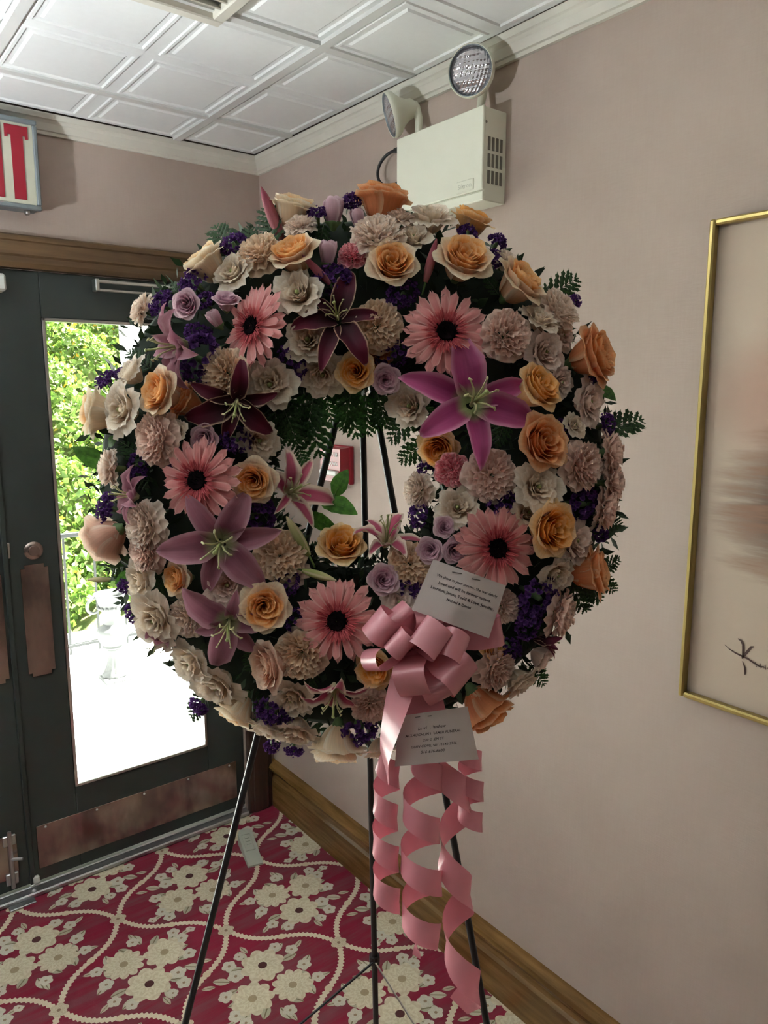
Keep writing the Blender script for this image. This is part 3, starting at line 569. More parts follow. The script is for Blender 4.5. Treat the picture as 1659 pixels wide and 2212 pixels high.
PM = {
 'peach':   (petalmat('peach_rose_outer', (.80,.47,.27), (.86,.66,.47), (.90,.78,.60)), petalmat('peach_rose_inner', (.78,.28,.06), (.86,.42,.14), (.88,.56,.27))),
 'cream':   (petalmat('cream_rose_outer', (.84,.62,.40), (.88,.76,.58), (.90,.82,.68)), petalmat('cream_rose_inner', (.82,.42,.16), (.87,.58,.32), (.88,.70,.48))),
 'apricot': (petalmat('apricot_rose_outer', (.78,.40,.15), (.85,.55,.25), (.88,.66,.40)), petalmat('apricot_rose_inner', (.78,.25,.03), (.86,.40,.08), (.88,.52,.20))),
 'orange':  (petalmat('coral_orange_rose_outer', (.72,.22,.09), (.80,.36,.16), (.86,.55,.32)), petalmat('coral_orange_rose_inner', (.72,.20,.05), (.80,.30,.10), (.84,.46,.22))),
 'blush':   (petalmat('blush_rose_outer', (.74,.40,.30), (.82,.58,.46), (.86,.68,.56)), petalmat('blush_rose_inner', (.74,.34,.22), (.82,.50,.36), (.86,.64,.5))),
 'lilac':   (petalmat('lilac_rose_outer', (.56,.32,.40), (.68,.46,.53), (.76,.58,.64)), petalmat('lilac_rose_inner', (.48,.22,.32), (.62,.36,.46), (.72,.50,.58))),
 'white':   (petalmat('ivory_lisianthus_outer', (.74,.58,.41), (.82,.70,.58), (.86,.77,.67)), petalmat('ivory_lisianthus_inner', (.70,.50,.30), (.80,.67,.53), (.84,.74,.63))),
 'pinkwhite': (petalmat('pale_pink_lisianthus_outer', (.74,.55,.46), (.80,.64,.57), (.83,.69,.63)), petalmat('pale_pink_lisianthus_inner', (.72,.49,.38), (.79,.61,.53), (.82,.67,.61))),
 'carn_white': petalmat('white_carnation_petal', (.70,.52,.40), (.84,.70,.60), (.86,.75,.67)),
 'carn_cream': petalmat('cream_carnation_petal', (.70,.45,.28), (.82,.63,.46), (.85,.70,.55)),
 'carn_pink':  petalmat('blush_carnation_petal', (.70,.43,.34), (.81,.60,.52), (.85,.68,.60)),
 'carn_coral': petalmat('coral_pink_carnation_petal', (.70,.15,.20), (.80,.28,.33), (.84,.45,.48)),
 'gerbera': petalmat('pink_gerbera_ray', (.66,.16,.17), (.80,.36,.35), (.84,.48,.46), (.55,1.0), (.1,.8)),
 'gerbera_in': petalmat('coral_gerbera_fringe', (.46,.055,.075), (.68,.16,.17)),
 'lily_dark': petalmat('crimson_lily_petal', (.03,.003,.009), (.12,.012,.034), (.60,.42,.30), (.84,1.0), (.2,.8), tr=.2),
 'lily_star': petalmat('pink_striped_lily_petal', (.40,.06,.13), (.52,.13,.20), (.80,.68,.58), (.42,.86), (.2,.9), tr=.35, throat=(.55,.50,.30)),
 'lily_mag': petalmat('magenta_lily_petal', (.27,.03,.125), (.38,.065,.19), (.50,.20,.31), (.60,1.0), (.1,.8), tr=.35, throat=(.34,.38,.18)),
 'lily_mauve': petalmat('dusty_pink_lily_petal', (.27,.085,.135), (.36,.15,.20), (.44,.23,.28), (.60,1.0), (.1,.8), tr=.35, throat=(.36,.36,.20)),
 'filament': plain('pale_green_filament', (.42,.40,.20), .5), 'pistil': plain('green_pistil', (.30,.34,.12), .5),
 'disk': plain('near_black_disk', (.006,.003,.004), .9, var=.5, nscale=300, spec=.05),
 'bud_pink': petalmat('burgundy_lily_bud', (.42,.15,.16), (.30,.05,.09), (.36,.10,.12), tr=.2), 'bud_green': petalmat('green_lily_bud', (.28,.33,.10), (.50,.46,.24), (.55,.48,.30), tr=.2), 'bud_cream': petalmat('cream_lily_bud', (.50,.45,.25), (.72,.62,.42), tr=.25),
 'statice': petalmat('violet_statice_floret', (.058,.018,.12), (.17,.06,.28), tr=.3, rough=.8), 'calyx': plain('green_calyx', (.10,.17,.06), .6),
 'fern': leafmat('leatherleaf_fern', (.010,.032,.008), (.028,.085,.016), .4), 'leaf': leafmat('glossy_green_leaf', (.035,.11,.016), (.075,.20,.03), .45), 'fill': leafmat('dark_green_filler_leaf', (.010,.026,.010), (.025,.055,.018), .2),
 'fern_stem': plain('dark_fern_stem', (.03,.06,.015), .6) }
def sheet(name, fn, nu, nv, mat, rz=0.0):
    us = np.linspace(-1, 1, nu); vs_ = np.linspace(0, 1, nv); U, V = np.meshgrid(us, vs_); P = np.stack(fn(U, V), -1).reshape(-1, 3)
    mb = MB(); mb.v = [tuple(p) for p in P.tolist()]; mb.f = [(j*nu+i, j*nu+i+1, (j+1)*nu+i+1, (j+1)*nu+i) for j in range(nv-1) for i in range(nu-1)]
    mb.pv = np.stack([U, V, np.full_like(U, rz)], -1).reshape(-1, 3).tolist(); return mb.mesh(name, mat, smooth=True)
def cup(r0, r1, flare, H, hw, curl, skew, ruf=0.0, nruf=3, ph=0.0, tip=0.0, z0=-.65, bel=.55):
    def fn(U, V):
        h = V*(1-.09*U**2-.07*U**4); c = np.clip((h-.70)/.30, 0, 1)
        r = r0+(r1-r0)*np.clip(h,0,1)**bel+flare*c**1.6+tip*np.exp(-(U/.3)**2)*c**2; r = r*(1+skew*U)+ruf*np.sin(nruf*U*math.pi+ph)*c
        z = H*h-curl*c**2+z0+ruf*.8*np.cos(nruf*U*math.pi*1.3+ph)*c
        a = U*hw*(.62+.38*np.sin(np.pi*np.clip(h*.8+.12,0,1))); return r*np.cos(a), r*np.sin(a), z
    return fn
MESH = {}
def pm(key, make):
    if key not in MESH: MESH[key] = make()
    return MESH[key]
def addp(root, name, me, rz=0.0, tilt=0.0, sc=1.0, z=0.0, rx=0.0):
    o = link(name, me, root); o.rotation_euler = (rx, tilt, rz); o.location = (0, 0, z)
    if sc != 1.0: o.scale = (sc, sc, sc)
    return o
def rose(root, pal, R, small=False):
    po, pi = PM[pal]
    lay = [('a', 5, cup(.16,.72,.27,1.00,1.02,.24,.05,.035,2,.4,.03), po), ('b', 5, cup(.14,.67,.17,1.12,.98,.10,.07,.03,2,1.0,.03), po), ('c', 5, cup(.13,.54,.13,1.18,.98,.04,.09,.025,2,.2), pi),
           ('d', 4, cup(.11,.43,.11,1.19,1.1,.03,.11,.02,2,2.), pi), ('e', 4, cup(.09,.32,.09,1.17,1.1,.02,.14,.012,2,.5), pi), ('f', 3, cup(.07,.22,.07,1.14,1.3,.01,.2), pi), ('g', 3, cup(.04,.12,.05,1.10,1.3,0,.3), pi)]
    if small: lay = [('sa', 5, cup(.14,.74,.20,1.02,1.0,.20,.05,.02,2,.4,.02), po), ('sb', 5, cup(.12,.60,.14,1.10,1.0,.06,.09,.02,2,1.), po), ('sc', 4, cup(.10,.46,.11,1.12,1.1,.03,.13), pi), ('sd', 4, cup(.08,.33,.09,1.10,1.15,.02,.17), pi), ('se', 3, cup(.05,.21,.07,1.06,1.35,.01,.24), pi), ('sf', 2, cup(.03,.11,.04,1.03,1.5,0,.3), pi)]
    ph = R.uniform(0, 6.28)
    for (k, n, fn, mt) in lay:
        me = pm(('rose', pal, k), lambda: sheet('petal', fn, 7, 8, mt)); ph += .7
        for i in range(n): addp(root, 'petal', me, ph+2*math.pi*i/n+R.uniform(-.12,.12), R.uniform(-.05,.05), R.uniform(.95,1.05))
    addp(root, 'calyx', pm(('calyx',), lambda: MB().lathe([(.05,-.86),(.13,-.80),(.17,-.70),(.26,-.58),(.24,-.50)], 10, cap=False).mesh('calyx', PM['calyx'], True)))
def rosebud(root, pal, R):
    po, pi = PM[pal]
    for (k, n, fn, mt) in (('ba', 3, cup(.12,.62,-.20,1.5,1.15,0,.12,.0,2,0,.08,-.75,.45), po), ('bb', 3, cup(.10,.44,-.12,1.55,1.2,0,.18,0,2,0,.03,-.75,.5), po), ('bc', 2, cup(.05,.22,-.05,1.5,1.5,0,.3,z0=-.75), pi)):
        me = pm(('rosebud', pal, k), lambda: sheet('petal', fn, 7, 6, mt))
        for i in range(n): addp(root, 'petal', me, R.uniform(-.1,.1)+2*math.pi*i/n+(.9 if k == 'bb' else 0))
    addp(root, 'calyx', pm(('bcalyx',), lambda: MB().lathe([(.06,-1.0),(.16,-.92),(.20,-.80),(.42,-.58),(.40,-.50)], 10, mod=lambda i,t: 1+.15*math.cos(5*t)*(i > 2), cap=False).mesh('calyx', PM['calyx'], True)))
def lisianthus(root, pal, R):
    po, pi = PM[pal]; v = R.randint(2)
    for (k, n, fn, mt) in (('a', 5, cup(.12,.72,.40,.86,.90,.24,.05,.075,3,.3,0,-.55,.6), po), ('b', 4, cup(.10,.60,.24,.95,.95,.08,.08,.07,3,1.7,0,-.55,.6), po), ('c', 4, cup(.08,.40,.12,.98,1.0,.02,.12,.05,3,.8,0,-.55), pi), ('d', 4, cup(.06,.27,.09,.97,1.1,.02,.16,.04,2,0,0,-.55), pi), ('e', 3, cup(.04,.15,.06,.94,1.3,0,.25,.02,2,1,0,-.55), pi)):
        me = pm(('lis', pal, k), lambda: sheet('petal', fn, 9, 6, mt)); ph = R.uniform(0, 6.28)
        for i in range(n): addp(root, 'petal', me, ph+2*math.pi*i/n+R.uniform(-.2,.2), R.uniform(-.10,.10), R.uniform(.9,1.06))
    addp(root, 'pistil', pm(('lpistil',), lambda: MB().lathe([(.05,-.3),(.06,.10),(.10,.18),(.07,.24),(.01,.26)], 8).mesh('pistil', PM['pistil'], True)))
def ruffle(l, half, elev, amp, nw, seed, r0=.06):
    def fn(U, V):
        zig = 1+.07*np.abs(((U*6.5+seed) % 1)*2-1)+.05*np.sin(U*5+seed); s = V*l*zig*(1-.12*U**2); a = U*half*(.35+.65*V**.7)
        el = elev-.35*V**2; lift = amp*np.sin(nw*U*math.pi+seed*3)*V**1.3; rr = r0+s*np.cos(el)-lift*np.sin(el)*.7
        return rr*np.cos(a), rr*np.sin(a), -.35+s*np.sin(el)*1.0+lift*np.cos(el)+.12*V
    return fn
def carnation(root, pal, R):
    mt = PM[pal]
    for (k, n, l, half, el, amp, nw) in (('a', 7, .95, .60, .18, .06, 2.6), ('b', 7, .90, .58, .46, .07, 2.4)):
        ph = R.uniform(0, 6.28)
        for i in range(n):
            q = i % 2; me = pm(('carn', pal, k, q), lambda: sheet('petal', ruffle(l, half, el, amp, nw, q*1.37+el), 13, 5, mt, q*.3))
            addp(root, 'petal', me, ph+2*math.pi*i/n+R.uniform(-.2,.2), R.uniform(-.12,.12), R.uniform(.92,1.06))
    def centre():
        mb = MB(); r = np.random.RandomState(5); nu = 11
        for k in range(38):
            q = .62*math.sqrt((k+.5)/38); a = k*2.4; lean = .25+1.0*q; wd, hg = r.uniform(.24,.32), r.uniform(.34,.44); U, V = np.meshgrid(np.linspace(-1,1,nu), np.linspace(0,1,4))
            zg = 1+.10*np.abs(((U*5+k*.37) % 1)*2-1); x = V*hg*zg*math.sin(lean)-.10*U**2+.060*np.sin(U*8+k)*V; y = U*wd*(.45+.55*V)+.02*np.sin(U*11+k)*V; z = V*hg*zg*math.cos(lean)
            t_ = a+r.uniform(-.7,.7); X = q*math.cos(a)+x*math.cos(t_)-y*math.sin(t_); Y = q*math.sin(a)+x*math.sin(t_)+y*math.cos(t_); Z = z+.20-.55*q**2-.12; o = len(mb.v)
            mb.v += np.stack([X,Y,Z],-1).reshape(-1,3).tolist(); mb.pv += np.stack([U,V,V*0+k*.1],-1).reshape(-1,3).tolist()
            mb.f += [(o+j*nu+i, o+j*nu+i+1, o+(j+1)*nu+i+1, o+(j+1)*nu+i) for j in range(3) for i in range(nu-1)]
        return mb.mesh('ruffled_centre', mt, True)
    addp(root, 'ruffled_centre', pm(('carnc', pal), centre), R.uniform(0, 6.28))['kind'] = 'stuff'
    addp(root, 'calyx', pm(('ccalyx',), lambda: MB().lathe([(.10,-.85),(.16,-.80),(.17,-.40),(.22,-.30)], 8, cap=False).mesh('calyx', PM['calyx'], True)))
def strap(L0, L1, W, lift, droop, chan=.25, pt=.55):
    def fn(U, V):
        w = W*(.45+.55*np.clip(V/.65,0,1))*np.sqrt(np.clip(1-np.clip((V-.80)/.20,0,1)**2.4,0,1))+.003; x = L0+(L1-L0)*V*(1-.05*U**2*V); z = lift*V-droop*V**2-chan*w*(U**2)*.6+.012*np.cos(U*7)*V; return x, U*w, z
    return fn
def gerbera(root, R):
    mt = PM['gerbera']; ms = [pm(('ger', q), lambda: sheet('petal', strap(.16, (1.0,.97,.93)[q], (.100,.092,.105)[q], (.10,.16,.06)[q], (.13,.10,.16)[q]), 5, 10, mt, q*.3)) for q in range(3)]
    for (n, sc, z, tl) in ((21, 1.0, -.05, .03), (18, .90, 0.0, -.06)):
        ph = R.uniform(0, 6.28)
        for i in range(n): addp(root, 'petal', ms[R.randint(3)], ph+2*math.pi*i/n+R.uniform(-.07,.07), tl+R.uniform(-.05,.05), sc*R.uniform(.93,1.03), z)
    def fringe():
        mb = MB(); r = np.random.RandomState(2)
        for k in range(170):
            a = r.uniform(0, 6.28); l0 = r.uniform(.16,.32); l1 = l0+r.uniform(.14,.24); w_ = r.uniform(.014,.024); z0 = .08; z1 = z0+r.uniform(.04,.11); c, s_ = math.cos(a), math.sin(a)
            for (x, y, z, u, v) in ((l0,-w_*.6,z0,-1,0),(l0,w_*.6,z0,1,0),((l0+l1)/2,w_,z1*.8,1,.5),(l1,0,z1,0,1),((l0+l1)/2,-w_,z1*.8,-1,.5)):
                mb.v.append((x*c-y*s_, x*s_+y*c, z)); mb.pv.append((u, v, k*.1))
            o = len(mb.v)-5; mb.f.append((o,o+1,o+2,o+3,o+4))
        return mb.mesh('fringe', PM['gerbera_in'])
    addp(root, 'fringe', pm(('fringe',), fringe), R.uniform(0, 6.28))['kind'] = 'stuff'
    def disk():
        mb = MB().lathe([(.22,-.02),(.215,.08),(.18,.115),(.10,.105),(.01,.09)], 28, cap=False); r = np.random.RandomState(4)
        for k in range(90):
            a = r.uniform(0, 6.28); q = .23*math.sqrt(r.rand()); p = np.array((q*math.cos(a), q*math.sin(a), .085)); e = np.array((p[0]*.25, p[1]*.25, .075))
            d = np.array((-math.sin(a), math.cos(a), 0))*.013; f = np.array((math.cos(a), math.sin(a), 0))*.013; mb.add([p+d, p-d*.5+f, p-d*.5-f, p+e*r.uniform(.6,1.1)], [(0,1,3),(1,2,3),(2,0,3)])
        return mb.mesh('disk', PM['disk'])
    addp(root, 'disk', pm(('disk',), disk))
    addp(root, 'bract', pm(('bract',), lambda: MB().lathe([(.05,-.5),(.05,-.25),(.20,-.14),(.26,-.05)], 12, cap=False).mesh('bract', PM['calyx'], True)))
def lilypetal(W, e0, e1, ruf, curlp=1.3, n=9):
    vs_ = np.linspace(0,1,80); ph = e0+(e1-e0)*vs_**curlp; X = np.concatenate([[0],np.cumsum(np.cos(ph[:-1]))/79]); Z = np.concatenate([[0],np.cumsum(np.sin(ph[:-1]))/79])
    def fn(U, V):
        w = W*np.sin(np.pi*np.clip(.10+.90*V,0,1)**.9)**.9; w = np.where(V > .999, 0.004, w); x = np.interp(V, vs_, X); z = np.interp(V, vs_, Z); p = np.interp(V, vs_, ph)
        off = .55*w*U**2-.35*w*np.exp(-(U/.25)**2)*.3+ruf*np.sin(V*19+U*2)*U**2*np.sin(np.pi*V); return .05+x-np.sin(p)*off, U*w, z+np.cos(p)*off-.25
    return fn
LW = {'lily_mag': (.235,.175), 'lily_mauve': (.255,.185), 'lily_star': (.205,.145), 'lily_dark': (.215,.155)}
def lily(root, pal, R, e0=.75, e1=-.75, angs=None):
    mt = PM[pal]; ph = R.uniform(0, 6.28); W0, W1 = LW[pal]
    a = pm(('lily', pal, 'w', e0, e1), lambda: sheet('petal', lilypetal(W0, e0, e1, .045), 9, 12, mt)); b = pm(('lily', pal, 'n', e0, e1), lambda: sheet('petal', lilypetal(W1, e0-.06, e1-.12, .018), 7, 12, mt, .5))
    c = pm(('lily', pal, 'c', e0, e1), lambda: sheet('petal', lilypetal(W0*.9, e0-.02, e1-.75, .05, 1.8), 9, 12, mt, .8))
    if angs is None: angs = [(math.degrees(ph)+60*i+R.uniform(-6,6), R.uniform(.94,1.04)) for i in range(6)]
    for i, (dg, ln) in enumerate(angs):
        addp(root, 'petal', (a, b, c, b, a, b)[i % 6], math.radians(dg), R.uniform(-.12,.12), ln, -.03*(i % 2), R.uniform(-.12,.12))
    st = pm(('stamen',), lambda: MB().tube([(0,0,-.25),(.05,0,.05),(.13,0,.30),(.24,0,.44)], [.020,.016,.014,.012], 6).lathe([(.001,-.05),(.018,-.03),(.018,.03),(.001,.05)], 6, (.25,0,.445), (.6,0,-.8)).mesh('stamen', PM['filament'], True))
    for i in range(6): addp(root, 'stamen', st, ph+2*math.pi*i/6+.2, R.uniform(-.1,.1))
    addp(root, 'pistil', pm(('pistil',), lambda: MB().tube([(0,0,-.25),(.01,0,.2),(.04,0,.55)], [.035,.022,.020], 7).lathe([(.02,-.01),(.04,.01),(.03,.03)], 7, (.04,0,.56)).mesh('pistil', PM['pistil'], True)), R.uniform(0, 6.28))
def bud(root, pal, R, wid=.24):
    for i in range(3):
        me = pm(('bud', pal, wid), lambda: sheet('bud_petal', lambda U, V: ((wid*np.sin(np.pi*np.clip(.12+.86*V,0,1))**.75)*(1-.10*np.abs(U)**4)*np.cos(U*1.06), (wid*np.sin(np.pi*np.clip(.12+.86*V,0,1))**.75)*(1-.10*np.abs(U)**4)*np.sin(U*1.06), -1+2*V), 7, 8, PM[pal])); addp(root, 'bud_petal', me, 2*math.pi*i/3+R.uniform(-.05,.05))
    addp(root, 'stem', pm(('budstem',), lambda: MB().tube([(0,0,-.97),(.02,0,-1.25),(.08,0,-1.6)], .05, 6).mesh('stem', M['stem'], True)))
def statice(root, R):
    q = R.randint(3)
    def fl():
        mb = MB(); r = np.random.RandomState(20+q)
        for k in range(95):
            d = r.normal(size=3); d[2] = abs(d[2])*.9-.25; d /= np.linalg.norm(d); p = d*np.array((.85,.62,.55))*r.uniform(.75,1.08); a = np.cross(d, r.normal(size=3)); a /= np.linalg.norm(a); b = np.cross(d, a); s_ = r.uniform(.10,.17)
            o = len(mb.v); mb.v.append(tuple(p-d*.08)); mb.pv.append((0, 0, k*.1))
            for i in range(6):
                t = 2*math.pi*i/6; rr = s_*(1 if i % 2 else .78); mb.v.append(tuple(p+d*.06*(i % 2)+(a*math.cos(t)+b*math.sin(t))*rr)); mb.pv.append((0, r.uniform(.2,1), k*.1))
            mb.f += [(o, o+1+i, o+1+(i+1) % 6) for i in range(6)]
        return mb.mesh('florets', PM['statice'])
    addp(root, 'florets', pm(('stat', q), fl), R.uniform(0, 6.28))['kind'] = 'stuff'
    addp(root, 'stem', pm(('statstem',), lambda: MB().tube([(0,0,.2),(.05,0,-.3),(0,.05,-1.0)], [.10,.16,.07], 6).mesh('stem', PM['calyx'], True)))
def leaflet(serr=True):
    mb = MB(); n = 8; V = []; Pv = []
    for i in range(n+1):
        t = i/n; w_ = .135*math.sin(math.pi*min(1, .12+.88*t))**.8*(1.0-.35*t); x = t
        for s_ in (-1, 0, 1):
            ser = (.05 if (i % 2 == 0) else -.012) if serr and 0 < i < n else 0; V.append((x+(.03 if ser > 0 else 0)*abs(s_), s_*(w_+ser*1.1), .03*math.sin(t*3)-.05*abs(s_)*w_/.17)); Pv.append((s_, t, 0))
    mb.v = V; mb.pv = Pv; mb.f = [(3*i+k, 3*i+k+1, 3*i+k+4, 3*i+k+3) for i in range(n) for k in (0, 1)]; return mb.mesh('leaflet', PM['fern'])
def fern(root, R, L):                         # along +x, length L, face +z
    addp(root, 'rachis', pm(('rachis', round(L,2)), lambda: MB().tube([(0,0,0),(L*.5,0,.03*L),(L,0,0)], [.0007,.0006,.0003], 5).mesh('rachis', PM['fern_stem'], True)))
    n = 7
    me = pm(('leaflet',), leaflet)
    for i in range(n):
        t = .10+.80*i/(n-1); ll = L*.42*math.sin(math.pi*(.22+.74*t))**.8
        for s_ in (-1, 1):
            o = link('leaflet', me, root); o.location = (t*L+(.02*L if s_ > 0 else 0), 0, .03*L*math.sin(math.pi*t)); o.rotation_euler = (R.uniform(-.3,.3), R.uniform(-.15,.15), s_*(1.02-.35*t)); o.scale = (ll,)*3
    o = link('leaflet', me, root); o.location = (L*.9, 0, 0); o.scale = (L*.16,)*3
def broadleaf(root, R):
    def fn(U, V):
        w_ = .30*np.sin(np.pi*np.clip(.02+.97*V,0,1))**.8*(1.1-.3*V); return V*1.0, U*w_, .10*np.sin(V*3)+.10*np.abs(U)*w_-.02*np.cos(V*30)*np.abs(U)
    addp(root, 'blade', pm(('blade',), lambda: sheet('blade', fn, 7, 10, PM['leaf']))); addp(root, 'midrib', pm(('midrib',), lambda: MB().tube([(-.25,0,-.03),(0,0,0.0),(.3,0,.075),(.6,0,.095),(.97,0,.02)], [.022,.018,.013,.009,.003], 5).mesh('midrib', M['stem'], True)))
# ---------------------------------------------------------------- wreath placement
ZW, RC, RTB, WC = 1.0, 375.0, 215.0, np.array((762.0, 1022.0))
def frame(n, up=None, spin=0.0):
    n = n/np.linalg.norm(n); a = np.cross(UP if up is None else up, n); a /= np.linalg.norm(a); b = np.cross(n, a); c, s_ = math.cos(spin), math.sin(spin); return a*c+b*s_, -a*s_+b*c, n
def mat(x, y, z, p, s):
    return Matrix(((x[0]*s,y[0]*s,z[0]*s,p[0]),(x[1]*s,y[1]*s,z[1]*s,p[1]),(x[2]*s,y[2]*s,z[2]*s,p[2]),(0,0,0,1)))
def rim(px, py):
    d = np.array((px, py))-WC; r = np.linalg.norm(d)+1e-6; a = max(-1.1, min(1.1, (r-RC)/RTB))*1.10; return d/r, a, .085*math.cos(a)
def place(px, py, rpx, face=None, dz=0.0, spin=0.0):
    d, a, w_ = rim(px, py); Z = ZW-w_-dz; p = at(px, py, Z); s = rpx*Z/F
    if face is None: dx, dy, t = d[0], -d[1], a
    else: dx, dy, t = face[0], face[1], math.radians(face[2]); q = math.hypot(dx, dy) or 1; dx /= q; dy /= q
    n = -FW*math.cos(t)+(RT*dx+UP*dy)*math.sin(t); X, Y, N = frame(n, UP if abs(t) < 1.2 or abs(dy) < .7 else RT, spin); return p, s, X, Y, N
